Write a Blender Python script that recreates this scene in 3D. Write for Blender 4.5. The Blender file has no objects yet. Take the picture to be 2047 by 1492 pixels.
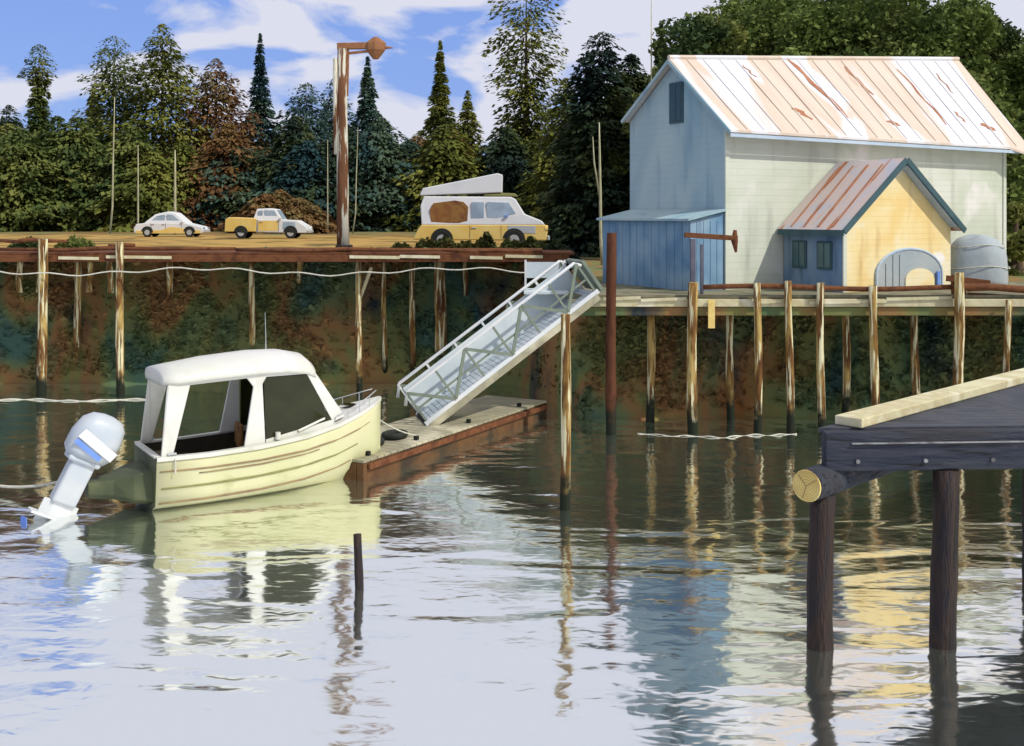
import bpy, bmesh, math, random
import numpy as np
from mathutils import Vector, Matrix, Euler
R = math.radians
scene = bpy.context.scene
COL = scene.collection

# ------------------------------------------------------------------ camera, sky, sun, exposure
F, H, HOR, CX = 2194.0, 7.2, 430.0, 1023.5           # focal length in px of the 2047 px wide picture, eye height, horizon row
cam_d = bpy.data.cameras.new('camera'); cam = bpy.data.objects.new('camera', cam_d); COL.objects.link(cam)
cam.location = (0, 0, H); cam.rotation_euler = (R(90), 0, 0)
cam_d.sensor_width = 36; cam_d.lens = 36*F/2047; cam_d.shift_y = -(746-HOR)/2047
cam_d.clip_start = 0.1; cam_d.clip_end = 3000
scene.camera = cam
scene.view_settings.view_transform = 'Standard'; scene.view_settings.look = 'None'
scene.view_settings.exposure = 0.0; scene.view_settings.gamma = 1.0

SUN_EL, SUN_AZ = R(44), R(122)                       # azimuth clockwise from +Y: behind the viewer, to the right
sv = Vector((math.cos(SUN_EL)*math.sin(SUN_AZ), math.cos(SUN_EL)*math.cos(SUN_AZ), math.sin(SUN_EL)))
sl = bpy.data.lights.new('sun', 'SUN'); sl.energy = 3.3; sl.angle = R(0.6); sl.color = (1.0, 0.965, 0.90)
so = bpy.data.objects.new('sun', sl); COL.objects.link(so); so.location = (30, -20, 60)
so.rotation_euler = (-sv).to_track_quat('-Z', 'Y').to_euler()

world = bpy.data.worlds.new('World'); scene.world = world; world.use_nodes = True
nt = world.node_tree; nt.nodes.clear(); N = nt.nodes.new; Lk = nt.links.new
out = N('ShaderNodeOutputWorld')
sky = N('ShaderNodeTexSky'); sky.sky_type = 'NISHITA'; sky.sun_disc = False
sky.sun_elevation = SUN_EL; sky.sun_rotation = SUN_AZ; sky.air_density = 1.0; sky.dust_density = 0.3; sky.ozone_density = 3.0
bg1 = N('ShaderNodeBackground'); bg1.inputs['Strength'].default_value = 0.12; tint = N('ShaderNodeMix'); tint.data_type = 'RGBA'; tint.inputs['Factor'].default_value = 0.72; tint.inputs[7].default_value = (1.15, 2.45, 7.2, 1)
Lk(sky.outputs[0], tint.inputs[6]); Lk(tint.outputs[2], bg1.inputs[0])
bg2 = N('ShaderNodeBackground'); bg2.inputs[0].default_value = (0.80, 0.82, 0.95, 1); bg2.inputs['Strength'].default_value = 0.90
tc = N('ShaderNodeTexCoord'); mp = N('ShaderNodeMapping'); mp.inputs['Scale'].default_value = (1, 1, 2.1); mp.inputs['Location'].default_value = (0.37, 0.0, 0.1)
Lk(tc.outputs['Generated'], mp.inputs['Vector'])
n1 = N('ShaderNodeTexNoise'); n1.inputs['Scale'].default_value = 8.5; n1.inputs['Detail'].default_value = 6; n1.inputs['Roughness'].default_value = 0.5; n1.inputs['Distortion'].default_value = 0.4
Lk(mp.outputs[0], n1.inputs['Vector'])
sx = N('ShaderNodeSeparateXYZ'); Lk(tc.outputs['Generated'], sx.inputs[0])
m1 = N('ShaderNodeMath'); m1.operation = 'MULTIPLY_ADD'; Lk(sx.outputs['Z'], m1.inputs[0]); m1.inputs[1].default_value = 0.80   # more cloud overhead
Lk(n1.outputs['Fac'], m1.inputs[2])
m2 = N('ShaderNodeMath'); m2.operation = 'MULTIPLY_ADD'; Lk(sx.outputs['X'], m2.inputs[0]); m2.inputs[1].default_value = 0.22   # and more to the right
Lk(m1.outputs[0], m2.inputs[2])
rp = N('ShaderNodeValToRGB'); rp.color_ramp.elements[0].position = 0.50; rp.color_ramp.elements[1].position = 0.60
rp.color_ramp.elements[0].color = (0.10, 0.10, 0.10, 1)
Lk(m2.outputs[0], rp.inputs[0])
mx = N('ShaderNodeMixShader'); Lk(rp.outputs[0], mx.inputs[0]); Lk(bg1.outputs[0], mx.inputs[1]); Lk(bg2.outputs[0], mx.inputs[2])
Lk(mx.outputs[0], out.inputs[0])

# ------------------------------------------------------------------ helpers
def X(px, d): return (px-CX)*d/F
def Z(py, d): return H-(py-HOR)*d/F
def sst(a, b, x):
    t = min(1, max(0, (x-a)/(b-a))); return t*t*(3-2*t)

def tag(o, label=None, cat=None, group=None, kind=None):
    if label: o['label'] = label
    if cat: o['category'] = cat
    if group: o['group'] = group
    if kind: o['kind'] = kind
    return o
def thing(name, label, cat, loc=(0,0,0), rz=0, group=None):
    o = bpy.data.objects.new(name, None); COL.objects.link(o); o.empty_display_size = 0.3
    o.location = loc; o.rotation_euler = (0, 0, rz)
    return tag(o, label, cat, group)

class MB:
    def __init__(s): s.v = []; s.f = []
    def add(s, vs, fs):
        b = len(s.v); s.v += [tuple(v) for v in vs]; s.f += [tuple(b+i for i in f) for f in fs]; return s
    def boxm(s, m, sx, sy, sz):
        vs = [m @ Vector((x*sx/2, y*sy/2, z*sz/2)) for z in (-1,1) for y in (-1,1) for x in (-1,1)]
        return s.add(vs, [(0,2,3,1),(4,5,7,6),(0,1,5,4),(2,6,7,3),(0,4,6,2),(1,3,7,5)])
    def box(s, c, size, rz=0, rx=0, ry=0):
        return s.boxm(Matrix.Translation(Vector(c)) @ Euler((rx, ry, rz)).to_matrix().to_4x4(), *size)
    def bar(s, p0, p1, w, h, up=(0,0,1)):
        p0, p1 = Vector(p0), Vector(p1); d = p1-p0; L = d.length; d.normalize(); up = Vector(up)
        if abs(d.dot(up)) > 0.98: up = Vector((0, 1, 0))
        y = up.cross(d).normalized(); z = d.cross(y)
        m = Matrix((d, y, z)).transposed().to_4x4(); m.translation = (p0+p1)/2
        return s.boxm(m, L, w, h)
    def tube(s, pts, rad, n=10, caps=True):
        pts = [Vector(p) for p in pts]
        if not isinstance(rad, (list, tuple)): rad = [rad]*len(pts)
        b = len(s.v); ref = None
        for i, p in enumerate(pts):
            d = (pts[min(i+1, len(pts)-1)]-pts[max(i-1, 0)]).normalized()
            if ref is None: ref = Vector((1,0,0)) if abs(d.x) < 0.9 else Vector((0,1,0))
            u = (ref-d*ref.dot(d)).normalized(); w = d.cross(u); ref = u
            for k in range(n):
                a = 2*math.pi*k/n; s.v.append(tuple(p+(u*math.cos(a)+w*math.sin(a))*rad[i]))
        for i in range(len(pts)-1):
            for k in range(n):
                k2 = (k+1) % n; s.f.append((b+i*n+k, b+i*n+k2, b+(i+1)*n+k2, b+(i+1)*n+k))
        if caps:
            s.f.append(tuple(b+k for k in reversed(range(n)))); s.f.append(tuple(b+(len(pts)-1)*n+k for k in range(n)))
        return s
    def prism(s, poly, fn, a, b):                    # poly of 2D points, fn(p, q, depth) -> xyz
        n = len(poly); vs = [fn(p, q, a) for p, q in poly]+[fn(p, q, b) for p, q in poly]
        fs = [tuple(range(n)), tuple(range(2*n-1, n-1, -1))]+[(i, i+n, (i+1) % n+n, (i+1) % n) for i in range(n)]
        return s.add(vs, fs)
    def loft(s, secs, cap0=True, cap1=True, closed=True):
        n = len(secs[0]); b = len(s.v)
        for q in secs: s.v += [tuple(p) for p in q]
        m = n if closed else n-1
        for i in range(len(secs)-1):
            for k in range(m):
                k2 = (k+1) % n; s.f.append((b+i*n+k, b+i*n+k2, b+(i+1)*n+k2, b+(i+1)*n+k))
        if cap0: s.f.append(tuple(b+k for k in reversed(range(n))))
        if cap1: s.f.append(tuple(b+(len(secs)-1)*n+k for k in range(n)))
        return s
    def build(s, name, mat, parent=None, smooth=False, bevel=0, fix=True, sub=0):
        me = bpy.data.meshes.new(name); me.from_pydata(s.v, [], s.f)
        if fix:
            bm = bmesh.new(); bm.from_mesh(me); bmesh.ops.recalc_face_normals(bm, faces=bm.faces); bm.to_mesh(me); bm.free()
        if smooth: me.polygons.foreach_set('use_smooth', [True]*len(me.polygons))
        me.materials.append(mat); me.update()
        o = bpy.data.objects.new(name, me); COL.objects.link(o)
        if bevel:
            bv = o.modifiers.new('bevel', 'BEVEL'); bv.width = bevel; bv.segments = 2; bv.limit_method = 'ANGLE'
        if sub:
            sm = o.modifiers.new('sub', 'SUBSURF'); sm.levels = sub; sm.render_levels = sub
        if parent: o.parent = parent
        return o

def quads_object(name, P, mat, parent=None):          # P: (n,4,3)
    n = len(P); me = bpy.data.meshes.new(name)
    me.vertices.add(4*n); me.vertices.foreach_set('co', P.reshape(-1).astype(np.float32))
    me.loops.add(4*n); me.loops.foreach_set('vertex_index', np.arange(4*n, dtype=np.int32))
    me.polygons.add(n); me.polygons.foreach_set('loop_start', np.arange(0, 4*n, 4, dtype=np.int32))
    me.update(calc_edges=True); me.materials.append(mat)
    o = bpy.data.objects.new(name, me); COL.objects.link(o)
    if parent: o.parent = parent
    return o

# ------------------------------------------------------------------ materials
def mat(name, cols, scale=1.0, rough=0.8, detail=5, bump=0.0, bscale=20, stretch=(1,1,1), spread=0.16, spec=0.3, metal=0.0, rand=0.0, coords='Object', distort=0.6, extra=None, sharp=False, lap=0, tide=False):
    """Base colour: noise washing through a list of colours, optional bump; extra = second layer (colour, scale, stretch, lo, hi)."""
    m = bpy.data.materials.new(name); m.use_nodes = True; t = m.node_tree; N = t.nodes.new; L = t.links.new
    b = t.nodes['Principled BSDF']; b.inputs['Roughness'].default_value = rough; b.inputs['Specular IOR Level'].default_value = spec; b.inputs['Metallic'].default_value = metal
    tc = N('ShaderNodeTexCoord'); mp = N('ShaderNodeMapping'); mp.inputs['Scale'].default_value = stretch
    L(tc.outputs[coords], mp.inputs['Vector'])
    vec = mp.outputs[0]
    if rand:
        oi = N('ShaderNodeObjectInfo'); vm = N('ShaderNodeVectorMath'); vm.operation = 'ADD'
        mu = N('ShaderNodeMath'); mu.operation = 'MULTIPLY'; mu.inputs[1].default_value = rand*37; L(oi.outputs['Random'], mu.inputs[0])
        L(mp.outputs[0], vm.inputs[0]); L(mu.outputs[0], vm.inputs[1]); vec = vm.outputs[0]
    if len(cols) == 1: cols = [cols[0], tuple(c*0.86 for c in cols[0])]
    nz = N('ShaderNodeTexNoise'); nz.inputs['Scale'].default_value = scale; nz.inputs['Detail'].default_value = detail; nz.inputs['Distortion'].default_value = distort
    L(vec, nz.inputs['Vector'])
    rp = N('ShaderNodeValToRGB'); e = rp.color_ramp.elements; k = len(cols)
    while len(e) < k: e.new(0.5)
    for i, c in enumerate(cols):
        e[i].position = 0.5-spread+2*spread*i/(k-1); e[i].color = (*c, 1)
    if sharp: rp.color_ramp.interpolation = 'EASE'
    L(nz.outputs['Fac'], rp.inputs[0]); col = rp.outputs[0]
    if extra:
        for (c2, sc2, st2, lo, hi) in (extra if isinstance(extra, list) else [extra]):
            mp2 = N('ShaderNodeMapping'); mp2.inputs['Scale'].default_value = st2; L(vec if rand else tc.outputs[coords], mp2.inputs['Vector'])
            n2 = N('ShaderNodeTexNoise'); n2.inputs['Scale'].default_value = sc2; n2.inputs['Detail'].default_value = 6; L(mp2.outputs[0], n2.inputs['Vector'])
            r2 = N('ShaderNodeMapRange'); r2.inputs['From Min'].default_value = lo; r2.inputs['From Max'].default_value = hi; L(n2.outputs['Fac'], r2.inputs['Value'])
            mi = N('ShaderNodeMix'); mi.data_type = 'RGBA'; L(r2.outputs[0], mi.inputs['Factor']); L(col, mi.inputs[6]); mi.inputs[7].default_value = (*c2, 1); col = mi.outputs[2]
    if tide:                                          # weed and slime below the high water mark (object z is height above the water)
        sp = N('ShaderNodeSeparateXYZ'); L(tc.outputs['Object'], sp.inputs[0])
        n4 = N('ShaderNodeTexNoise'); n4.inputs['Scale'].default_value = 3.0; n4.inputs['Detail'].default_value = 5; L(tc.outputs['Object'], n4.inputs['Vector'])
        ad = N('ShaderNodeMath'); ad.operation = 'MULTIPLY_ADD'; L(n4.outputs['Fac'], ad.inputs[0]); ad.inputs[1].default_value = -1.6; L(sp.outputs['Z'], ad.inputs[2])
        r4 = N('ShaderNodeMapRange'); r4.inputs['From Min'].default_value = 0.35; r4.inputs['From Max'].default_value = -0.25; L(ad.outputs[0], r4.inputs['Value'])
        mi = N('ShaderNodeMix'); mi.data_type = 'RGBA'; L(r4.outputs[0], mi.inputs['Factor']); L(col, mi.inputs[6]); mi.inputs[7].default_value = (0.016, 0.020, 0.012, 1); col = mi.outputs[2]
    L(col, b.inputs['Base Color'])
    if lap:
        sp = N('ShaderNodeSeparateXYZ'); L(tc.outputs['Object'], sp.inputs[0])
        dv = N('ShaderNodeMath'); dv.operation = 'DIVIDE'; L(sp.outputs['Z'], dv.inputs[0]); dv.inputs[1].default_value = lap
        fr_ = N('ShaderNodeMath'); fr_.operation = 'FRACT'; L(dv.outputs[0], fr_.inputs[0])
        bp = N('ShaderNodeBump'); bp.inputs['Strength'].default_value = 0.5; bp.inputs['Distance'].default_value = 0.02; bp.invert = True
        L(fr_.outputs[0], bp.inputs['Height']); L(bp.outputs[0], b.inputs['Normal'])
    if bump:
        n3 = N('ShaderNodeTexNoise'); n3.inputs['Scale'].default_value = bscale; n3.inputs['Detail'].default_value = 4; L(mp.outputs[0], n3.inputs['Vector'])
        bp = N('ShaderNodeBump'); bp.inputs['Strength'].default_value = bump; bp.inputs['Distance'].default_value = 0.05
        L(n3.outputs['Fac'], bp.inputs['Height']); L(bp.outputs[0], b.inputs['Normal'])
    return m

def leaf(name, cols, scale=0.2):
    m = mat(name, cols, scale=scale, rough=0.75, spec=0.15, rand=1.0, spread=0.13, detail=3)
    t = m.node_tree; b = t.nodes['Principled BSDF']
    tr = t.nodes.new('ShaderNodeBsdfTranslucent'); mx = t.nodes.new('ShaderNodeMixShader'); mx.inputs[0].default_value = 0.22
    rp = [n for n in t.nodes if n.type == 'VALTORGB'][0]; t.links.new(rp.outputs[0], tr.inputs[0])
    o = [n for n in t.nodes if n.type == 'OUTPUT_MATERIAL'][0]
    t.links.new(b.outputs[0], mx.inputs[1]); t.links.new(tr.outputs[0], mx.inputs[2]); t.links.new(mx.outputs[0], o.inputs['Surface'])
    return m

def glassy(name, c, rough=0.08):
    return mat(name, [c, tuple(x*0.7 for x in c)], scale=1.2, rough=rough, spec=0.5)

M = {}
M['leaf_olive'] = leaf('olive needles', [(0.077,0.093,0.018), (0.153,0.169,0.030), (0.217,0.217,0.046)])
M['leaf_green'] = leaf('green needles', [(0.044,0.073,0.023), (0.108,0.142,0.034), (0.177,0.190,0.046)])
M['leaf_teal'] = leaf('blue green needles', [(0.022,0.057,0.060), (0.054,0.102,0.079), (0.089,0.134,0.076)])
M['leaf_rust'] = leaf('rust brown needles', [(0.105,0.050,0.020), (0.192,0.102,0.035), (0.174,0.137,0.048)])
M['leaf_dark'] = leaf('dark green needles', [(0.018,0.035,0.026), (0.040,0.064,0.028), (0.074,0.091,0.028)])
M['leaf_broad'] = leaf('broad leaves', [(0.053,0.083,0.018), (0.121,0.167,0.034), (0.204,0.242,0.068)])
M['bark'] = mat('bark', [(0.06,0.04,0.025), (0.12,0.085,0.055)], scale=3, stretch=(1,1,0.2), rough=0.95, bump=0.5)
M['pale_bark'] = mat('pale bark', [(0.50,0.49,0.33), (0.28,0.27,0.15)], scale=2, stretch=(2,2,0.6), rough=0.9)
M['bank'] = mat('bank earth', [(0.051,0.127,0.118), (0.101,0.152,0.068), (0.178,0.186,0.064), (0.270,0.144,0.057), (0.135,0.169,0.072), (0.064,0.127,0.101)], scale=0.30, detail=4, spread=0.22, rough=0.95, bump=0.6, bscale=3, stretch=(1.0,1.0,0.5), spec=0.1, coords='Object',
    extra=[((0.22,0.095,0.032), 0.22, (1,1,0.4), 0.56, 0.66), ((0.012,0.03,0.042), 0.35, (1,1,0.5), 0.58, 0.70)])
M['lot'] = mat('ochre gravel', [(0.10,0.085,0.03), (0.36,0.22,0.06), (0.44,0.28,0.085), (0.14,0.10,0.035)], scale=0.25, rough=0.95, bump=0.4, bscale=8, spec=0.1)
M['wood_brown'] = mat('red brown timber', [(0.075,0.026,0.012), (0.16,0.062,0.024), (0.10,0.036,0.016)], scale=1.6, stretch=(1,1,1), rough=0.85, bump=0.4, bscale=9, spec=0.2)
M['pile'] = mat('weathered piling', [(0.085,0.035,0.014), (0.20,0.105,0.03), (0.42,0.30,0.10)], scale=1.3, stretch=(2.4,2.4,0.55), rough=0.9, bump=0.6, bscale=10, rand=1.0, spread=0.15, spec=0.15,
    extra=[((0.62,0.58,0.36), 1.5, (2.6,2.6,0.8), 0.52, 0.58), ((0.05,0.025,0.012), 2.2, (3,3,0.7), 0.60, 0.68)], tide=True)
M['pile_brown'] = mat('dark brown piling', [(0.045,0.018,0.010), (0.10,0.038,0.018), (0.06,0.022,0.012)], scale=1.4, stretch=(2.4,2.4,0.5), rough=0.85, bump=0.6, bscale=9, rand=1.0, spec=0.15, tide=True)
M['pile_dark'] = mat('tarred piling', [(0.012,0.009,0.008), (0.035,0.020,0.014), (0.014,0.012,0.016)], scale=1.2, stretch=(3,3,0.5), rough=0.7, bump=0.8, bscale=9, rand=1.0, spec=0.3,
    extra=[((0.055,0.030,0.016), 1.2, (2.4,2.4,0.3), 0.64, 0.76)])
M['pier_deck'] = mat('grey green planks', [(0.14,0.13,0.08), (0.24,0.22,0.14), (0.10,0.11,0.07)], scale=0.8, rough=0.9, bump=0.3, bscale=7, spec=0.15)
M['pale_wood'] = mat('bleached board', [(0.60,0.56,0.36), (0.48,0.42,0.24), (0.66,0.62,0.44)], scale=1.0, rough=0.85, bump=0.3, bscale=7, spec=0.2)
M['cream_wood'] = mat('pale float boards', [(0.40,0.36,0.23), (0.27,0.25,0.17), (0.50,0.46,0.32)], scale=0.6, rough=0.85, bump=0.25, bscale=7, spec=0.2)
M['wharf_top'] = mat('wharf planks', [(0.034,0.037,0.046), (0.062,0.065,0.076), (0.042,0.046,0.062)], scale=0.7, rough=0.75, bump=0.4, bscale=6, spec=0.3)
M['wharf_beam'] = mat('dark wharf timber', [(0.013,0.018,0.034), (0.034,0.038,0.050), (0.026,0.021,0.022)], scale=0.9, stretch=(0.35,2.2,2.6), rough=0.75, bump=0.9, bscale=7, extra=[((0.008,0.008,0.010), 2.2, (0.25,4,4), 0.58, 0.64), ((0.10,0.09,0.10), 1.2, (0.4,2.5,2.5), 0.62, 0.76)])
M['log_end'] = mat('cut log end', [(0.72,0.56,0.20), (0.62,0.44,0.13)], scale=3, rough=0.8)
M['wall_cream'] = mat('pale siding', [(0.50,0.54,0.42), (0.57,0.59,0.48), (0.62,0.63,0.54)], scale=0.45, rough=0.9, spec=0.15, lap=0.24, extra=[((0.40,0.40,0.33), 1.0, (1.6,1.6,0.25), 0.55, 0.80), ((0.70,0.68,0.62), 0.5, (1,1,0.7), 0.56, 0.66)])
M['wall_shade_blue'] = mat('siding in blue grey shade', [(0.24,0.37,0.42), (0.32,0.43,0.45), (0.40,0.49,0.48)], scale=0.35, rough=0.9, spec=0.15, stretch=(1,1,0.7), lap=0.24, extra=[((0.20,0.30,0.36), 1.0, (1.6,1.6,0.25), 0.55, 0.80)])  # blue of the gable's shade put into the siding colour
M['wall_shade_deep'] = mat('siding in deep blue shade', [(0.11,0.19,0.31), (0.16,0.25,0.35), (0.22,0.30,0.36)], scale=0.5, rough=0.9, spec=0.15, extra=[((0.09,0.14,0.20), 1.2, (2,2,0.3), 0.52, 0.75)])  # shade on the shed's left side, painted in as deep blue
M['wall_lower'] = mat('mid blue siding', [(0.13,0.24,0.36), (0.19,0.31,0.41), (0.26,0.37,0.44)], scale=0.6, rough=0.9, spec=0.15, extra=[((0.12,0.20,0.29), 1.2, (2,2,0.3), 0.55, 0.78)])
M['wall_yellow'] = mat('yellow siding', [(0.74,0.54,0.22), (0.76,0.62,0.32), (0.76,0.69,0.48)], scale=0.6, rough=0.9, spec=0.15, lap=0.2, extra=[((0.58,0.40,0.16), 1.1, (1.8,1.8,0.3), 0.56, 0.80), ((0.78,0.75,0.68), 0.7, (1,1,0.8), 0.60, 0.66)])
M['roof_metal'] = mat('rusty white roofing', [(0.64,0.63,0.63), (0.66,0.65,0.66), (0.58,0.47,0.37), (0.60,0.51,0.41)], scale=0.26, stretch=(1.7,0.42,0.42), rough=0.7, spread=0.12, detail=3, spec=0.3, sharp=True,
    extra=[((0.36,0.13,0.06), 0.9, (2.6,0.25,0.25), 0.71, 0.75)])
M['roof_shed'] = mat('grey pink shed roofing', [(0.50,0.47,0.46), (0.58,0.46,0.40), (0.46,0.46,0.50)], scale=0.6, rough=0.75, spec=0.3,
    extra=[((0.42,0.17,0.08), 1.2, (0.3,3.0,0.3), 0.60, 0.66)])
M['rust'] = mat('rust streak', [(0.33,0.13,0.06), (0.44,0.21,0.11)], scale=2, rough=0.9)
M['trim_dark'] = mat('dark blue green trim', [(0.030,0.075,0.085), (0.05,0.10,0.11)], scale=1, rough=0.6)
M['trim_blue'] = mat('pale blue trim', [(0.36,0.46,0.56), (0.45,0.53,0.60)], scale=1, rough=0.7)
M['win_dark'] = glassy('dark pane', (0.020,0.050,0.050), 0.15)
M['win_teal'] = glassy('teal pane', (0.060,0.13,0.14), 0.2)
M['win_grey'] = glassy('grey pane', (0.34,0.43,0.50), 0.12)
M['win_olive'] = glassy('tinted pane', (0.030,0.032,0.010), 0.06)
M['curtain'] = mat('brown curtain', [(0.20,0.075,0.02), (0.26,0.13,0.03), (0.12,0.035,0.015)], scale=1.6, rough=0.7)
M['white'] = mat('white paint', [(0.68,0.67,0.65), (0.58,0.60,0.59)], scale=0.6, rough=0.45, spec=0.4)
M['boat_white'] = mat('white gelcoat', [(0.64,0.63,0.59), (0.55,0.55,0.45)], scale=0.5, rough=0.35, spec=0.4, extra=[((0.44,0.43,0.32), 1.3, (1,1,0.5), 0.58, 0.78)])
M['hull'] = mat('cream yellow hull', [(0.64,0.60,0.32), (0.60,0.58,0.34), (0.55,0.55,0.30)], scale=0.5, rough=0.45, spec=0.35, extra=((0.28,0.26,0.07), 0.8, (1,1,1), 0.66, 0.85))
M['hull_line'] = mat('brown strake', [(0.20,0.13,0.07), (0.30,0.21,0.09)], scale=2, rough=0.6)
M['olive_line'] = mat('olive strake', [(0.20,0.20,0.06), (0.26,0.25,0.09)], scale=2, rough=0.6)
M['transom'] = mat('green transom', [(0.050,0.062,0.030), (0.10,0.115,0.055)], scale=1.2, rough=0.6)
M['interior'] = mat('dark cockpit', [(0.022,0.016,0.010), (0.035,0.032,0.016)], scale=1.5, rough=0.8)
M['cowl'] = mat('pale blue grey cowling', [(0.40,0.45,0.50), (0.50,0.52,0.52)], scale=1.2, rough=0.4, spec=0.4)
M['engine_blue'] = mat('blue decal', [(0.12,0.22,0.60), (0.16,0.30,0.62)], scale=2, rough=0.5)
M['metal_grey'] = mat('grey metal', [(0.42,0.43,0.43), (0.34,0.36,0.36)], scale=2, rough=0.45, spec=0.5)
M['iron'] = mat('worn iron', [(0.16,0.16,0.17), (0.26,0.26,0.26), (0.10,0.09,0.09)], scale=3, rough=0.6, spec=0.4)
M['gang_white'] = mat('gangway white', [(0.64,0.64,0.61), (0.54,0.57,0.58)], scale=1, rough=0.55)
M['gang_screen'] = mat('gangway screen', [(0.46,0.53,0.55), (0.60,0.64,0.63)], scale=0.7, rough=0.7)
M['gang_bar'] = mat('grey green bar', [(0.135,0.165,0.125), (0.18,0.21,0.16)], scale=2, rough=0.6)
M['float_side'] = mat('float timber', [(0.075,0.034,0.014), (0.12,0.058,0.020), (0.04,0.028,0.014)], scale=0.8, rough=0.8, bump=0.4, bscale=8)
M['rubber'] = mat('black rubber', [(0.012,0.014,0.012), (0.025,0.028,0.02)], scale=3, rough=0.8)
M['yellow_paint'] = mat('yellow paint', [(0.66,0.43,0.09), (0.70,0.52,0.17)], scale=1.0, rough=0.5, spec=0.35)
M['tyre'] = mat('tyre', [(0.02,0.02,0.018)], rough=0.9)
M['rim'] = mat('rim', [(0.40,0.40,0.38)], rough=0.5)
M['rope'] = mat('pale rope', [(0.62,0.60,0.50), (0.46,0.45,0.36)], scale=6, rough=0.9)
M['pole'] = mat('lamp pole timber', [(0.10,0.040,0.018), (0.17,0.075,0.030)], scale=1.2, stretch=(3,3,0.4), rough=0.85, extra=((0.55,0.53,0.42), 1.3, (2.5,2.5,0.35), 0.50, 0.55))
M['copper'] = mat('rusty lamp metal', [(0.22,0.085,0.03), (0.30,0.14,0.06)], scale=2, rough=0.7)
M['purple_post'] = mat('grey violet post', [(0.085,0.085,0.12), (0.13,0.13,0.16)], scale=2, rough=0.8)
M['tarp'] = mat('grey tarpaulin', [(0.30,0.35,0.37), (0.38,0.41,0.40)], scale=0.9, rough=0.65, bump=0.3, bscale=3)
M['shrub'] = leaf('shrub leaves', [(0.030,0.042,0.012), (0.060,0.075,0.020), (0.10,0.085,0.025)], 0.8)

# water: strongly mirroring rippled surface over a pale grey green body
def water_mat():
    m = bpy.data.materials.new('harbour water'); m.use_nodes = True; t = m.node_tree; N = t.nodes.new; L = t.links.new
    t.nodes.remove(t.nodes['Principled BSDF']); o = [n for n in t.nodes if n.type == 'OUTPUT_MATERIAL'][0]
    gl = N('ShaderNodeBsdfGlossy'); gl.inputs['Roughness'].default_value = 0.085; gl.inputs['Color'].default_value = (0.96,0.98,0.97,1)
    df = N('ShaderNodeBsdfDiffuse'); df.inputs['Color'].default_value = (0.13,0.16,0.12,1)
    mx = N('ShaderNodeMixShader'); mx.inputs[0].default_value = 0.89
    L(df.outputs[0], mx.inputs[1]); L(gl.outputs[0], mx.inputs[2]); L(mx.outputs[0], o.inputs['Surface'])
    tc = N('ShaderNodeTexCoord')
    def wave(sc, scale, dist):
        mp = N('ShaderNodeMapping'); mp.inputs['Scale'].default_value = sc; mp.inputs['Rotation'].default_value = (0,0,R(6)); L(tc.outputs['Object'], mp.inputs['Vector'])
        n = N('ShaderNodeTexNoise'); n.inputs['Scale'].default_value = scale; n.inputs['Detail'].default_value = 1.3; n.inputs['Distortion'].default_value = dist; L(mp.outputs[0], n.inputs['Vector'])
        return n.outputs['Fac']
    b1 = N('ShaderNodeBump'); b1.inputs['Strength'].default_value = 1.0; b1.inputs['Distance'].default_value = 0.070; L(wave((0.38,1.0,1), 0.52, 1.2), b1.inputs['Height'])
    b2 = N('ShaderNodeBump'); b2.inputs['Strength'].default_value = 1.0; b2.inputs['Distance'].default_value = 0.008; L(wave((0.6,1.0,1), 4.0, 0.5), b2.inputs['Height']); L(b1.outputs[0], b2.inputs['Normal'])
    L(b2.outputs[0], gl.inputs['Normal'])
    return m
M['water'] = water_mat()

# ------------------------------------------------------------------ setting: water, terrain
rng = np.random.default_rng(7); random.seed(7)
w = MB(); w.add([(-700,-80,0),(700,-80,0),(700,700,0),(-700,700,0)], [(0,1,2,3)])
tag(w.build('water', M['water'], fix=False), kind='structure')

def hashn(x, y): return math.sin(x*1.7+y*0.6)*0.5+math.sin(x*0.63-y*1.31+1.3)*0.5+math.sin(x*3.1+y*2.7)*0.22+math.sin(x*5.3-y*4.1)*0.12
def front(x): return 46.8+(38.9-46.8)*sst(-0.5, 3.0, x)+0.25*math.sin(x*0.9)+0.15*math.sin(x*2.3)
def plateau(x): return 5.60+(4.36-5.60)*sst(0.8, 3.6, x)
def ground(x, y):
    yf = front(x); wdt = 2.9+(2.3-2.9)*sst(-0.5, 3.0, x); t = (y-yf)/wdt; zp = plateau(x)
    z = max(-2.5, t*zp) if t < 1 else zp
    if t > 0.02: z += 0.22*hashn(x*1.3, y*1.3)*max(0, min(1, (1.05-t)*2.0))
    z = min(z, zp)
    hx = sst(6, 22, x); z += hx*max(0, min(22, (y-56)*0.32)) + (1-hx)*max(0, min(6, (y-150)*0.12))
    return z
xs = sorted(set([-500,-300,-200,-150,-110,-85,-70,-58,-50] + [round(-45+0.5*i, 2) for i in range(160)] + [36,40,46,55,70,90,120,170,250,400]))
ys = sorted(set([round(35+0.4*i, 2) for i in range(63)] + [62,65,70,76,84,95,110,130,150,175,205,240,300,400,500]))
t = MB(); nx = len(xs)
t.v = [(x, y, ground(x, y)) for y in ys for x in xs]
t.f = [(j*nx+i, j*nx+i+1, (j+1)*nx+i+1, (j+1)*nx+i) for j in range(len(ys)-1) for i in range(nx-1)]
tag(t.build('ground', M['bank'], fix=False, smooth=True), kind='structure')
# ochre gravel of the parking lot, 2 cm above the ground
g = MB(); lx = [-60,-45,-30,-20,-10,-4,0]; 
g.v = [(x, 50.3, 5.625) for x in lx]+[(x, 92-(x+60)*0.15, 5.625) for x in lx]; n_ = len(lx)
g.f = [(i, i+1, n_+i+1, n_+i) for i in range(n_-1)]
tag(g.build('gravel_lot', M['lot'], fix=False), kind='structure')
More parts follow.
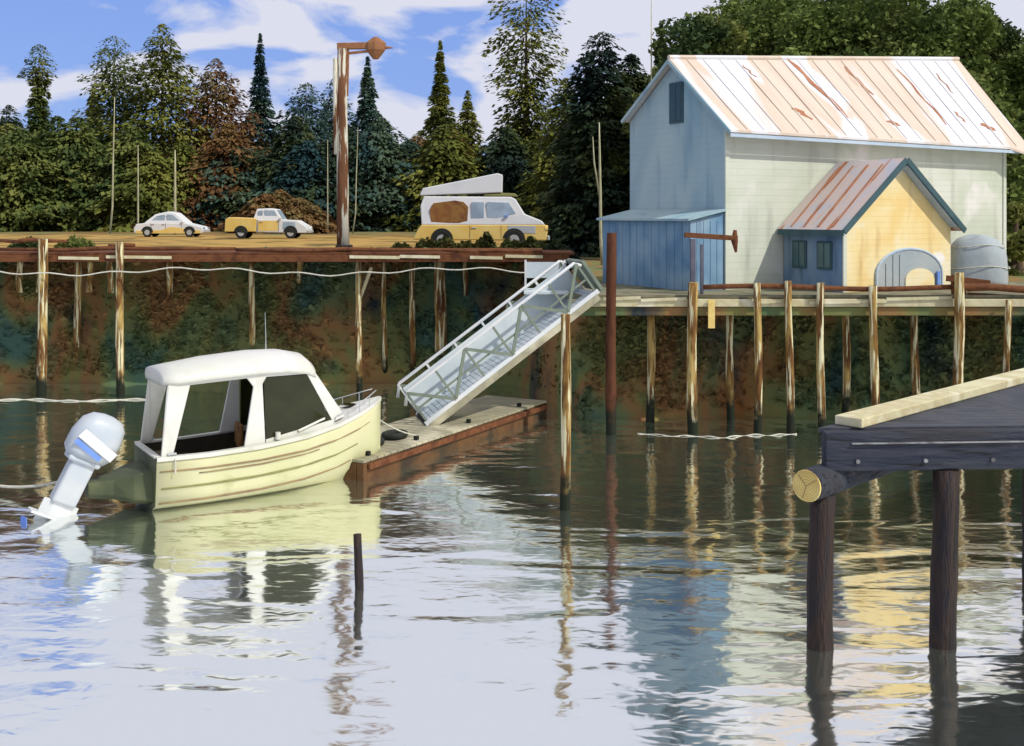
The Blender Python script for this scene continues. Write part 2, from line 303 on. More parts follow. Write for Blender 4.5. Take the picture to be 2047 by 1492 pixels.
# scrub on the banks (ground cover)
pts = []
while len(pts) < 16000:
    x = random.uniform(-26, 24); yf = front(x); y = yf+random.uniform(0.15, 2.9 if x < 1 else 2.3)
    if hashn(x*0.7, y*1.1) < -0.15 and random.random() < 0.8: continue
    pts.append((x, y, ground(x, y)+0.04))
C0 = np.array(pts); n = len(C0)
def cards(C, s0, s1, flat=0.5):
    n = len(C); a = rng.normal(size=(n,3)); a[:,2] *= flat; a /= np.linalg.norm(a, axis=1)[:,None]
    b = rng.normal(size=(n,3)); b -= a*(a*b).sum(1)[:,None]; b /= np.linalg.norm(b, axis=1)[:,None]
    s = rng.uniform(s0, s1, size=(n,1)); a = a*s; b = b*s*rng.uniform(0.4, 0.8, size=(n,1))
    return np.stack([C-a, C-b*0.9, C+a, C+b], axis=1)
tag(quads_object('bank_scrub', cards(C0, 0.08, 0.26), M['bank']), kind='stuff')

# ------------------------------------------------------------------ trees
def conifer_cards(h, r, prof, n, lean=0.0, size=1.0, low=0.06, gap=0.0):
    n = int(n*4.4); t = 1-np.power(1-rng.uniform(0, 1, n), 0.68); t = np.clip(t, 0, 0.995)
    t = low+(1-low)*t
    nwh = max(7, int(h/1.15)); tw = (np.floor(t*nwh)+rng.uniform(0, 0.85, n))/nwh; tw = np.clip(tw, low, 1)
    R_ = r*np.interp(tw, [p[0] for p in prof], [p[1] for p in prof])
    ang = rng.uniform(0, 2*math.pi, n)
    nb = 7; k = np.floor(ang/(2*math.pi)*nb); wob = 0.85+0.26*np.sin(k*2.4+np.floor(t*nwh)*1.9)+rng.normal(0, 0.06, n)
    rad = R_*wob*np.power(rng.uniform(0.05, 1, n), 0.55)
    z = tw*h-rad*0.28
    x = rad*np.cos(ang)+lean*h*tw**2; y = rad*np.sin(ang)
    C = np.stack([x, y, z], 1)
    if gap: C = C[rng.uniform(0, 1, n) > gap*np.clip(np.sin(z*0.9+ang*2), 0, 1)]; 
    n = len(C); x = C[:,0]-lean*h*(C[:,2]/h).clip(0,1)**2; y = C[:,1]; rr = np.sqrt(x*x+y*y)+1e-6
    out = np.stack([x/rr, y/rr, np.full(n, -0.45)], 1)+rng.normal(0, 0.25, (n,3)); out /= np.linalg.norm(out, axis=1)[:,None]
    sd = np.cross(out, rng.normal(0, 0.35, (n,3))+np.array([0,0,1.0])); sd /= np.linalg.norm(sd, axis=1)[:,None]
    s = rng.uniform(0.16, 0.48, (n,1))*size*np.interp(C[:,2:3]/h, [0,0.8,1], [1,0.8,0.45])
    a = out*s; b = sd*s*rng.uniform(0.32, 0.6, (n,1))
    return np.stack([C-a*0.8, C-b, C+a, C+b], 1)
SPIRE = [(0,0.9),(0.05,1.0),(0.3,0.78),(0.5,0.48),(0.62,0.24),(0.8,0.12),(1,0.02)]
CONE = [(0,0.8),(0.06,1.0),(0.35,0.80),(0.7,0.42),(0.9,0.16),(1,0.02)]
FULL = [(0,0.7),(0.08,0.95),(0.3,1.0),(0.55,0.86),(0.78,0.55),(0.93,0.24),(1,0.03)]
COLUMN = [(0,0.9),(0.1,1.0),(0.45,0.75),(0.7,0.62),(0.88,0.50),(0.97,0.28),(1,0.05)]
KNOB = [(0,1.0),(0.2,0.85),(0.45,0.45),(0.62,0.28),(0.78,0.22),(0.84,0.42),(0.94,0.40),(1,0.08)]
def conifer(px, ytop, d, r, m, label, prof=CONE, n=2600, lean=0, size=1.0, group=None, gap=0.0, gz=None, name='conifer_tree', low=0.06):
    x = X(px, d); z0 = ground(x, d) if gz is None else gz; h = Z(ytop, d)-z0
    o = thing(name, label, 'tree', (x, d, z0-0.1), random.uniform(0, 6), group)
    if lean: o.rotation_euler = (0, 0, 0)
    quads_object('crown', conifer_cards(h, r, prof, n, lean, size, gap=gap, low=low), M[m], o)
    pts = [(lean*h*q*q, 0, h*q*0.93) for q in (0, 0.2, 0.4, 0.6, 0.8, 1)]
    tk = MB().tube(pts, [0.42, 0.34, 0.27, 0.19, 0.11, 0.03], 7)
    for k in range(10):
        q = 0.12+0.08*k; a = k*2.4; L_ = r*np.interp(q, [p[0] for p in prof], [p[1] for p in prof])*0.8
        b0 = Vector((lean*h*q*q, 0, h*q)); tk.tube([b0, b0+Vector((math.cos(a)*L_, math.sin(a)*L_, -0.25*L_))], [0.08, 0.02], 4)
    tk.build('trunk', M['bark'], o, fix=False, smooth=True)
    return o

GF = 'low evergreens filling the tree line'
# the recognisable trees of the skyline, left to right
conifer(18, 205, 128, 6.0, 'leaf_green', 'low green conifer at the left edge of the tree line', FULL, 2600)
conifer(78, 84, 124, 4.6, 'leaf_green', 'thin dark olive conifer with a rounded knob top at far left', KNOB, 2600)
conifer(140, 262, 120, 5.0, 'leaf_green', 'low olive bush-shaped conifer in the dip beside the knob-topped one', FULL, 2000)
conifer(186, 165, 126, 3.6, 'leaf_olive', 'short pointed olive conifer left of the flag-topped one', CONE, 1800)
conifer(228, 66, 122, 6.0, 'leaf_green', 'tall dark green conifer with a narrow column of a crown', COLUMN, 3200)
conifer(325, 42, 118, 7.4, 'leaf_olive', 'broad tall light olive conifer behind the white car', FULL, 4600)
conifer(432, 112, 120, 7.4, 'leaf_rust', 'rust brown full conifer between olive and blue green ones', FULL, 4200)
conifer(520, 62, 126, 6.2, 'leaf_teal', 'dark blue green spire behind the yellow pickup', SPIRE, 3200)
conifer(612, 160, 124, 5.8, 'leaf_teal', 'blunt dark blue green conifer left of the lamp post', COLUMN, 3000)
conifer(672, 150, 130, 3.6, 'leaf_teal', 'slim dark conifer directly behind the lamp post', COLUMN, 2200)
conifer(735, 108, 126, 7.4, 'leaf_teal', 'thin tipped blue green conifer seen under the lamp arm', SPIRE, 3800)
conifer(880, 76, 122, 6.2, 'leaf_olive', 'olive conifer with a needle-thin tip left of the camper van', SPIRE, 3600)
conifer(935, 176, 126, 4.2, 'leaf_olive', 'short olive conifer beside the needle-tipped one', CONE, 2200)
conifer(1052, -70, 112, 6.0, 'leaf_olive', 'tallest olive conifer, ragged, with sky showing through, above the camper van', [(0,0.9),(0.1,1.0),(0.3,0.85),(0.45,0.5),(0.58,0.62),(0.68,0.72),(0.8,0.66),(0.93,0.62),(1,0.2)], 3300, gap=0.75, size=1.05)
conifer(1130, 150, 100, 4.6, 'leaf_olive', 'rounded olive evergreen between the tallest one and the blue shed', FULL, 3000)
conifer(1150, 178, 84, 2.6, 'leaf_dark', 'narrow dark conifer left of the leaning one', CONE, 2600)
conifer(1180, 56, 78, 4.2, 'leaf_dark', 'dark conifer with a bent over tip close to the blue gable', COLUMN, 4200, lean=0.055)
conifer(1262, 100, 80, 4.4, 'leaf_dark', 'dark conifer pressed behind the blue gable', FULL, 4200)
conifer(1322, 40, 90, 3.8, 'leaf_dark', 'dark conifer with thin top above the gable peak', SPIRE, 3600)
# fillers
random.seed(11)
for i in range(34):
    px = -20+i*36+random.uniform(-14, 14); top = random.uniform(225, 310) if px < 1000 else random.uniform(190, 280)
    m = ('leaf_green' if px < 290 else random.choice(['leaf_rust','leaf_olive']) if px < 470 else random.choice(['leaf_teal','leaf_teal','leaf_dark']) if px < 830 else random.choice(['leaf_olive','leaf_dark','leaf_rust']))
    conifer(px, top, random.uniform(108, 116), random.uniform(6.0, 7.6), m, 'low bushy evergreen filling the tree line between taller conifers', FULL, 2600, group=GF, low=0.0, size=1.25)
for i, px in enumerate((560, 530, 600)):
    conifer(px, 375+8*i, 100-2*i, 4.2, 'leaf_rust', 'low brown thicket just behind the yellow pickup', FULL, 1400, group='brown thicket behind the pickup', name='thicket', low=0.0)

def broad(px, ytop, d, rx, rz, m, label, n=4500, group=None, name='broadleaf_tree', size=1.0, keep=1.0, gz=None):
    x = X(px, d); z0 = ground(x, d) if gz is None else gz; zt = Z(ytop, d)-z0
    o = thing(name, label, 'tree', (x, d, z0-0.1), 0, group)
    zc = zt-rz; blobs = []
    for k in range(16):
        a = random.uniform(0, 6.28); q = random.uniform(0.1, 0.8); zz = random.uniform(-0.75, 0.8); s = math.sqrt(1-min(0.9, zz*zz))
        blobs.append((math.cos(a)*q*rx*s, math.sin(a)*q*rx*s, zc+zz*rz*0.78, random.uniform(0.26, 0.42)*min(rx, rz)))
    B = np.array(blobs); k = rng.integers(0, len(B), n); dr = rng.normal(size=(n,3)); dr /= np.linalg.norm(dr, axis=1)[:,None]
    C = B[k,:3]+dr*B[k,3:4]*np.power(rng.uniform(0.15, 1, (n,1)), 0.45)*rng.uniform(0.85, 1.2, (n,1))
    quads_object('crown', cards(C, 0.10*size, 0.30*size, 0.6), M[m], o)
    tk = MB().tube([(0,0,0),(0.1,0,zc*0.5),(0,0.1,zc),(0.1,0,zc+rz*0.5)], [0.38,0.28,0.18,0.05], 7)
    for (bx, by, bz, br) in blobs[:9]:
        tk.tube([(0.05,0.05,max(zc*0.45, zc-rz*0.7)),(bx*0.5, by*0.5, (bz+zc)/2-0.3),(bx, by, bz)], [0.14,0.09,0.03], 5)
    tk.build('trunk', M['bark'], o, fix=False, smooth=True)
    return o
random.seed(5)
GH = 'green trees on the hillside'
hill = [(1400,60,72,4.2,4.2),(1470,20,80,5.0,5.4),(1560,-30,86,6.0,6.0),(1660,-10,78,5.4,5.6),(1740,-45,88,6.2,6.2),(1830,-15,76,5.4,5.4),(1915,20,84,5.0,5.4),
        (1960,90,74,4.2,4.8),(1385,150,66,3.2,4.0),(1500,110,68,3.6,3.8),(1600,90,68,3.8,4.0),(1720,90,68,3.8,4.0),(1835,95,68,3.8,4.0),(1915,130,68,3.6,4.4),
        (1330,95,84,3.4,4.4),(1275,150,78,3.0,4.4),(2010,20,90,4.6,5.4),(2075,70,84,4.4,5.6),(2140,30,90,5,6),
        (1975,215,66,3.0,4.6),(2040,185,70,3.2,4.4),(2035,300,60,2.6,3.6),(2085,250,64,3.0,4.4),(2100,120,78,4.0,5.0)]
for i, (px, yt, d, rx, rz) in enumerate(hill):
    if px < 1940 and yt < 70: yt -= 45
    broad(px, yt, d, rx, rz, 'leaf_broad' if i % 4 else 'leaf_green', 'green broadleaf tree on the hillside behind the white roofed boathouse', 14000, GH)
for px, yt, d, lab in ((2030,360,52,'bushy green tree beside the right end of the boathouse'),):
    broad(px, yt, d, 1.6, 3.0, 'leaf_green', lab, 4200, size=0.7)
# pale bare trunks
def snag(px, y0, y1, d, label, bend=0.0, fork=False, r=0.09):
    z1 = Z(y0, d); x = X(px, d); z0 = ground(x, d); hh = z1-z0
    s = MB().tube([(bend*0.6, 0, 0),(bend*0.1, 0, hh*0.2),(0,0,hh*0.5),(-bend*0.2,0,hh*0.8),(-bend*0.3,0,hh)], [r, r*0.95, r*0.8, r*0.6, r*0.3], 7)
    if fork: s.tube([(0,0,hh*0.45),(-0.35,0,hh*0.72),(-0.42,0,hh*0.9)], [r*0.6, r*0.45, r*0.2], 6)
    o = s.build('bare_trunk', M['pale_bark'], None, smooth=True); o.location = (x, d, z0)
    tag(o, label, 'tree trunk')
snag(226, 195, 410, 95, 'long pale bare trunk before the column-shaped dark conifer', bend=-0.45)
snag(276, 290, 360, 96, 'short thin pale bare trunk left of the white car')
snag(350, 300, 425, 90, 'pale bare trunk rising behind the white car', r=0.13)
snag(1200, 245, 410, 62, 'pale forked bare trunk left of the blue gable', bend=0.2, fork=True, r=0.10)
snag(655, 280, 420, 94, 'thin grey bare trunk left of the lamp post', r=0.06)
snag(712, 255, 360, 94, 'thin curved bare trunk right of the lamp post', bend=-0.5, r=0.06)
snag(1302, -5, 60, 70, 'tall thin bare stem poking above the gable trees', r=0.07)

# ------------------------------------------------------------------ left dock
DL, DZ = 43.9, 5.70
dock = thing('timber_dock', 'long brown timber dock with the parking lot behind it', 'dock', (-12, DL, 0))
def loc(o, p): return (p[0]-o.location.x, p[1]-o.location.y, p[2]-o.location.z)
def seg(mb, o, p0, p1, w_, h_): mb.bar(loc(o, p0), loc(o, p1), w_, h_)
dk = MB()
for k in range(20):                                   # planks along the dock
    y = DL+0.16+k*0.325; dk.box(loc(dock, (-12, y, DZ-0.05)), (29.0, 0.305, 0.09))
dk.build('deck', M['wood_brown'], dock)
cb = MB(); seg(cb, dock, (-26.4, DL+0.0, DZ-0.24), (2.3, DL+0.0, DZ-0.24), 0.24, 0.27); cb.build('edge_beam', M['wood_brown'], dock, bevel=0.02)
cb = MB(); seg(cb, dock, (-26.4, DL+3.4, DZ-0.25), (1.9, DL+3.4, DZ-0.25), 0.24, 0.26); cb.build('edge_beam', M['wood_brown'], dock, bevel=0.02)
for (a, b, dz) in ((215, 345, 0), (700, 800, 0), (800, 880, 0.02), (940, 1005, -0.02), (1010, 1085, 0.03), (120, 200, -0.04)):     # bleached boards nailed on the face
    p = MB(); seg(p, dock, (X(a, DL), DL-0.155, DZ-0.17+dz), (X(b, DL), DL-0.155, DZ-0.20+dz), 0.05, 0.12); p.build('face_board', M['pale_wood'], dock)
def bull(a, b, za, zb, zm=None):
    p = MB(); xa, xb = X(a, DL), X(b, DL); pts = [(xa, DL+0.1, za), ((xa*2+xb)/3, DL+0.1, (za*2+zb)/3-0.05), ((xa+xb)/2, DL+0.1, (za+zb)/2+0.03), ((xa+2*xb)/3, DL+0.1, (za+2*zb)/3), (xb, DL+0.1, zb)]
    p.tube([loc(dock, q) for q in pts], [0.06,0.08,0.09,0.08,0.06], 8); p.build('bull_rail', M['wood_brown'], dock, smooth=True)
bull(-20, 132, 6.2, 6.15); bull(215, 268, 5.98, 6.0); bull(-40, 470, 5.84, 5.85); bull(470, 900, 5.80, 5.80); bull(880, 1085, 5.80, 5.72)
def piling(par, px, ytop, ybot, d, r, m='pile', lean=0.0, wob=0.06, zb=None, name='piling'):
    x = X(px, d); zt = Z(ytop, d); z0 = zb if zb is not None else -1.2
    pts = []; k = 6
    for i in range(k+1):
        q = i/k; pts.append((x+lean*(1-q)+wob*math.sin(q*4+px)*0.6, d+wob*math.cos(q*5+px), z0+(zt-z0)*q))
    rad = [r*(1.06+0.05*math.sin(i*2.1+px)-0.12*i/k) for i in range(k+1)]
    mb = MB().tube([loc(par, p) for p in pts] if par else [(p[0]-x, p[1]-d, p[2]) for p in pts], rad, 12)
    o = mb.build(name, M[m], par, smooth=True)
    if not par: o.location = (x, d, 0)
    return o
def bank_d(ybot):                                     # where a pile reaches the bank at picture row ybot
    d = 46.9
    while d < 49.8 and Z(ybot, d) > ground(-8, d): d += 0.02
    return d
for px, yt, yb, r in ((85, 478, 0, 0.19), (240, 484, 0, 0.16)): piling(dock, px, yt, yb, DL-0.02-0.3, r)
for px, yb, r in ((155,640,0.15),(338,595,0.15),(503,655,0.14),(600,560,0.13),(718,752,0.13),(768,690,0.11),(825,690,0.13),(880,690,0.26),(930,580,0.12)):
    d = bank_d(yb) if px != 718 else 44.6
    piling(dock, px, HOR+(H-DZ+0.42)*F/d, yb, d, r, zb=max(-1.0, ground(X(px, d), d)-0.3))
br = MB(); seg(br, dock, (X(742,44.9), 44.9, Z(535,44.9)), (X(716,44.7), 44.7, Z(605,44.7)), 0.13, 0.13); br.build('brace', M['pale_wood'], dock)
for i in range(5): piling(dock, -60+70*i+30*(i % 2), 520, 0, 48.0+0.2*(i % 2), 0.13, zb=3.8)

# cable slung along the dock piles
pts = [(X(px, 43.3), 43.3-0.02, Z(543+6*math.sin(px*0.012)+3*math.sin(px*0.05), 43.3)) for px in range(-40, 1061, 20)]
tag(MB().tube(pts, 0.028, 6).build('cable', M['rope'], smooth=True), 'thin pale cable strung along the face of the brown dock', 'cable')
pts = [(X(px, 42.6), 42.6+0.2*math.sin(px*0.03), 0.012+0.022*math.sin(px*0.1)) for px in range(-40, 320, 12)]
tag(MB().tube(pts, [0.02+0.02*abs(math.sin(i*0.9)) for i in range(len(pts))], 6).build('floating_line', M['rope'], smooth=True), 'pale floating line on the water below the brown dock', 'rope')
pts = [(X(px, 35.9), 35.75+0.22*math.sin(px*0.021)+0.1*math.sin(px*0.06), 0.012+0.022*math.sin(px*0.13)) for px in range(1275, 1600, 5)]
tag(MB().tube(pts, [0.012+0.012*abs(math.sin(i*0.37)) for i in range(len(pts))], 6).build('floating_line', M['rope'], smooth=True), 'pale floating line on the water at the foot of the boathouse pier', 'rope')

# lamp post on the dock
d = DL+0.9; lx = X(685, d)
lp = thing('lamp_post', 'tall brown timber lamp post with a bent arm on the dock', 'lamp post', (lx, d, DZ))
hh = Z(98, d)-DZ
MB().tube([(0.02,0,0),(0.0,0,hh*0.35),(-0.03,0,hh*0.7),(0.0,0,hh)], [0.26,0.24,0.22,0.21], 12).build('pole', M['pole'], lp, smooth=True)
MB().tube([(-0.27,-0.12,hh*0.48),(-0.28,-0.12,hh*0.95)], [0.10,0.10], 8).build('conduit', M['pole'], lp, smooth=True)
MB().box((0.06,0,0.14),(0.62,0.62,0.28)).build('base_block', M['rubber'], lp, bevel=0.03)
am = MB(); am.bar((-0.22,0,hh+0.10),(1.45,0,hh+0.14),0.24,0.26); am.bar((0.16,-0.02,hh-1.9),(0.20,-0.02,hh-0.05),0.14,0.12); am.bar((0.24,0,hh-0.18),(1.4,0,hh-0.06),0.12,0.10); am.build('arm', M['copper'], lp, bevel=0.02)
hd = MB(); ring = lambda z, a, b: [(1.35+a*math.cos(k*math.pi/4), b*math.sin(k*math.pi/4), z) for k in range(8)]
hd.loft([ring(hh+0.48,0.10,0.1), ring(hh+0.25,0.42,0.3), ring(hh-0.05,0.40,0.32), ring(hh-0.42,0.12,0.14)]); hd.build('lamp_head', M['copper'], lp, bevel=0.02)
MB().tube([(1.7,0,hh+0.06),(2.05,0,hh+0.04)], [0.09,0.02], 6).build('finial', M['copper'], lp)

# ------------------------------------------------------------------ vehicles
def wheel(par, x, y, r, w_=0.22):
    t = MB().tube([(x, y-w_/2, r),(x, y+w_/2, r)], r, 18).build('wheel', M['tyre'], par, bevel=0.02)
    s = -1 if y < 0 else 1
    MB().tube([(x, y+s*(w_/2+0.006), r),(x, y+s*(w_/2-0.04), r)], r*0.58, 14).build('rim', M['rim'], t)
def body(par, name, poly, m, hw, taper=None, bevel=0.05, par2=None):
    mb = MB(); n = len(poly)
    sec = lambda yy, k: [(p[0], yy*(1 if len(p) < 3 else p[2]), p[1]) for p in poly]
    mb.loft([sec(-hw, 0), sec(hw, 0)]); return mb.build(name, M[m], par, bevel=bevel)
def pane(par, name, poly, m, y, t=0.012):              # window pane on the near (-y) and far side
    for s in (-1, 1):
        MB().prism(poly, lambda p, q, dd: (p, s*(abs(y)+dd), q), -0.02, t).build(name, M[m], par)
def seams(par, hw, lines, handles=()):
    for s in (-1, 1):
        for (x0, z0, x1, z1) in lines: MB().bar((x0, s*(hw+0.002), z0), (x1, s*(hw+0.002), z1), 0.012, 0.022).build('door_gap', M['rubber'], par)
        for (x, z) in handles: MB().box((x, s*(hw+0.02), z), (0.20, 0.04, 0.05)).build('door_handle', M['metal_grey'], par)
def arches(par, hw, xs_, r):
    for s in (-1, 1):
        for x in xs_:
            MB().prism([(x+r*math.cos(a), r*0.86+r*math.sin(a)*0.98) for a in [math.pi*k/12-0.1 for k in range(13)]], lambda p,q,dd: (p, s*(hw+dd), q), -0.03, 0.006).build('wheel_arch', M['rubber'], par)
# white car
c = thing('parked_car', 'white rounded car on the ochre lot, leftmost of the vehicles', 'car', (X(344, 79), 79, 5.625))
body(c, 'body', [(-2.42,0.28),(2.45,0.28),(2.5,0.5),(2.35,0.72),(1.25,0.98),(-1.5,1.02),(-2.3,0.92),(-2.48,0.6)], 'white', 0.88)
body(c, 'cabin', [(-1.75,1.0,1.0),(1.30,0.96,1.0),(0.45,1.72,0.78),(-0.1,1.82,0.76),(-1.0,1.62,0.78)], 'white', 0.84)
pane(c, 'window', [(-1.35,1.06),(-0.28,1.04),(-0.28,1.60),(-0.85,1.50)], 'win_grey', 0.78); pane(c, 'window', [(-0.14,1.04),(0.95,1.02),(0.28,1.58),(-0.14,1.62)], 'win_grey', 0.78)
body(c, 'side_skirt', [(-2.3,0.26),(2.3,0.26),(2.3,0.46),(0.2,0.74),(-0.5,0.5),(-2.3,0.46)], 'yellow_paint', 0.90, bevel=0.01)
for x in (-1.5, 1.5):
    for y in (-0.80, 0.80): wheel(c, x, y, 0.33)
MB().box((2.44,-0.6,0.62),(0.1,0.3,0.14)).build('headlight', M['win_grey'], c); MB().box((2.44,0.6,0.62),(0.1,0.3,0.14)).build('headlight', M['win_grey'], c)
seams(c, 0.885, [(-0.2,0.5,-0.2,1.0),(0.9,0.5,0.98,0.98),(-1.2,0.55,-1.25,1.0)], [(-0.35,0.92),(-1.1,0.92)]); arches(c, 0.905, (-1.5,1.5), 0.42)
MB().box((2.46,0,0.42),(0.12,1.6,0.18)).build('bumper', M['metal_grey'], c, bevel=0.02)
MB().box((1.0,-0.92,1.08),(0.14,0.14,0.1)).build('mirror', M['white'], c, bevel=0.02)
# yellow pickup
c = thing('pickup_truck', 'small yellow pickup with a white cab and hood, left of the lamp post', 'truck', (X(540, 74), 74, 5.625))
body(c, 'bed', [(-2.85,0.45),(-0.75,0.45),(-0.7,1.35),(-2.55,1.42),(-2.8,1.25)], 'yellow_paint', 0.92)
body(c, 'hood', [(-0.73,0.42),(2.6,0.36),(2.72,0.6),(2.5,0.86),(1.95,1.20),(0.55,1.28),(-0.73,1.30)], 'white', 0.90)
body(c, 'cab', [(-0.95,1.28,1.0),(1.0,1.25,1.0),(0.55,1.95,0.84),(0.1,2.02,0.84),(-0.72,1.98,0.84)], 'white', 0.86)
pane(c, 'window', [(-0.72,1.34),(-0.32,1.33),(-0.32,1.88),(-0.62,1.84)], 'win_grey', 0.80); pane(c, 'window', [(-0.2,1.33),(0.78,1.30),(0.44,1.86),(-0.2,1.90)], 'win_grey', 0.80)
MB().add([(0.98,-0.72,1.30),(0.98,0.72,1.30),(0.60,0.64,1.90),(0.60,-0.64,1.90)], [(0,1,2,3)]).build('windscreen', M['win_grey'], c)
body(c, 'door_panel', [(-0.6,0.5),(0.7,0.5),(0.75,1.18),(-0.6,1.20)], 'yellow_paint', 0.915, bevel=0.01)
body(c, 'fender_panel', [(1.0,0.62),(1.9,0.62),(1.85,1.08),(1.05,1.12)], 'win_grey', 0.908, bevel=0.01)
for x in (-1.75, 1.55):
    for y in (-0.80, 0.80): wheel(c, x, y, 0.38)
for y in (-0.65, 0.65): MB().tube([(2.62,y,0.72),(2.70,y,0.72)], 0.1, 12).build('headlight', M['white'], c)
MB().box((2.72,0,0.45),(0.1,1.7,0.16)).build('bumper', M['metal_grey'], c, bevel=0.02)
seams(c, 0.92, [(-0.64,0.5,-0.64,1.28),(0.76,0.5,0.78,1.22)], [(-0.4,1.12)]); arches(c, 0.922, (-1.75,1.55), 0.47)
MB().box((0.9,-0.98,1.36),(0.14,0.16,0.14)).build('mirror', M['white'], c, bevel=0.02)
# camper van
c = thing('camper_van', 'yellow and white camper van with a raised pop-top roof beside the gangway', 'van', (X(962, 52), 52, 5.625))
body(c, 'body', [(-3.15,0.42),(3.05,0.38),(3.12,0.8),(3.02,1.12),(-2.75,1.12),(-2.95,0.85)], 'yellow_paint', 1.0)
body(c, 'cabin', [(-2.75,1.10,1.0),(3.0,1.10,1.0),(2.85,1.30,0.99),(2.05,1.62,0.97),(1.62,2.32,0.90),(1.4,2.42,0.88),(-2.65,2.45,0.88),(-2.8,2.0,0.95)], 'white', 0.98)
body(c, 'pop_top', [(-2.85,2.48),(1.0,2.62),(1.02,3.45),(0.78,3.52),(-2.7,2.82)], 'white', 0.86, bevel=0.04)
body(c, 'roof_rack', [(0.1,2.47),(1.75,2.43),(1.6,2.58),(1.05,2.60),(0.2,2.55)], 'olive_line', 0.80, bevel=0.03)
pane(c, 'rear_window', [(-2.3,1.25),(-1.1,1.17),(-0.62,1.3),(-0.58,1.95),(-0.8,2.18),(-1.2,2.25),(-2.2,2.12),(-2.38,1.8)], 'curtain', 0.925, 0.05)
pane(c, 'window', [(-0.45,1.42),(0.15,1.44),(0.15,2.16),(-0.40,2.18)], 'win_grey', 0.925, 0.05); pane(c, 'window', [(0.30,1.46),(0.75,1.44),(1.62,1.66),(1.30,2.14),(0.30,2.18)], 'win_grey', 0.925, 0.05)
MB().add([(2.04,-0.86,1.66),(2.04,0.86,1.66),(1.66,0.80,2.28),(1.66,-0.80,2.28)], [(0,1,2,3)]).build('windscreen', M['win_grey'], c)
body(c, 'fender_panel', [(1.3,0.75),(2.55,0.70),(2.55,1.06),(1.25,1.08)], 'metal_grey', 1.015, bevel=0.01)
for y in (-0.86, 0.86): MB().tube([(3.0,y,0.92),(3.13,y,0.92)], 0.17, 14).build('headlight', M['yellow_paint'], c)
for x in (-1.8, 1.55):
    for y in (-0.92, 0.92): wheel(c, x, y, 0.42, 0.26)
MB().box((3.16,0,0.5),(0.12,1.9,0.2)).build('bumper', M['metal_grey'], c, bevel=0.03)
MB().box((1.2,-1.04,1.52),(0.14,0.1,0.12)).build('mirror', M['engine_blue'], c, bevel=0.02)
seams(c, 1.0, [(-0.5,0.5,-0.5,1.1),(0.95,0.5,0.95,1.1)], [(-0.3,0.98)]); arches(c, 1.018, (-1.8,1.55), 0.52)
# shrubs along the lot edge
random.seed(3)
def shrub(px, d, w_, h_, label, m='shrub', group=None, z0=None):
    x = X(px, d); z = ground(x, d) if z0 is None else z0; o = thing('shrub', label, 'shrub', (x, d, z), 0, group)
    n = int(500+500*w_); th = rng.uniform(0, 6.283, n); q = np.sqrt(rng.uniform(0, 1, n)); zz = rng.uniform(0, 1, n)
    lump = 0.8+0.25*np.sin(th*3+px)
    C = np.stack([np.cos(th)*q*w_*lump, np.sin(th)*q*w_*0.6*lump, zz*h_*np.sqrt(1.02-q*q)*(0.9+0.2*np.sin(th*2+px))], 1)
    quads_object('foliage', cards(C, 0.05, 0.15, 0.7), M[m], o)
    st = MB()
    for k in range(6):
        a = k*1.05; st.tube([(0,0,-0.05),(math.cos(a)*w_*0.5, math.sin(a)*w_*0.3, h_*0.7)], [0.025,0.008], 5)
    st.build('stem', M['bark'], o, fix=False)
GS = 'low shrubs along the lot edge under the camper van'
for px, w_, h_ in ((850,0.55,0.50),(890,0.7,0.62),(930,0.5,0.42),(972,0.55,0.85),(1020,0.6,0.52),(1060,0.6,0.58),(1085,0.4,0.45),(800,0.5,0.32)):
    shrub(px, 50.2, w_, h_, 'low dark green shrub on the lot edge in front of the camper van', group=GS)
for px, lab in ((60,'flat olive shrub at the far left lot edge'),(150,'olive shrub between the two tall dock posts')):
    shrub(px, 52, 1.0, 0.55, lab, 'leaf_green')
for px in (1110, 1136): shrub(px, 47.5, 0.8, 1.0, 'dark leafy shrub at the head of the gangway', 'leaf_dark', 'shrubs at the head of the gangway')

# ------------------------------------------------------------------ right pier
PD, PZ = 36.5, 4.54
pier = thing('boathouse_pier', 'timber pier on tall piles carrying the boathouse', 'pier', (12, PD, 0))
dk = MB()
for k in range(24):
    y = PD+0.15+k*0.30; x0 = 1.85; dk.box(loc(pier, ((x0+26)/2, y, PZ-0.05)), (26-x0, 0.285, 0.09))
dk.build('deck', M['pier_deck'], pier)
cb = MB(); seg(cb, pier, (1.85, PD+0.02, PZ-0.26), (26, PD+0.02, PZ-0.26), 0.2, 0.26); cb.build('edge_beam', M['pale_wood'], pier, bevel=0.02)
cb = MB(); seg(cb, pier, (1.85, PD+0.15, PZ-0.55), (26, PD+0.15, PZ-0.55), 0.26, 0.28); cb.build('cap_beam', M['bank'], pier, bevel=0.02)
def rail(a, b, z0, z1, r=0.07):
    xa, xb = X(a, PD), X(b, PD); pts = [(xa+(xb-xa)*q, PD-0.10, z0+(z1-z0)*q+0.05*math.sin(q*7)) for q in [i/10 for i in range(11)]]
    MB().tube([loc(pier, p) for p in pts], r, 8).build('bull_rail', M['wood_brown'], pier, smooth=True)
rail(1405, 1900, 4.80, 4.78, 0.085); rail(1900, 2150, 4.78, 4.74, 0.12)
for px, yt, r in ((1385,565,0.17),(1514,566,0.13),(1578,562,0.13),(1642,566,0.13),(1748,572,0.14),(1915,545,0.17),(2014,600,0.11),(2120,566,0.14)):
    piling(pier, px, yt, 0, PD-0.28, r)
for px, d in ((1300,38.2),(1460,38.4),(1690,38.4),(1830,38.2)):
    piling(pier, px, HOR+(H-PZ+0.3)*F/d, 0, d, 0.14, zb=-0.8)
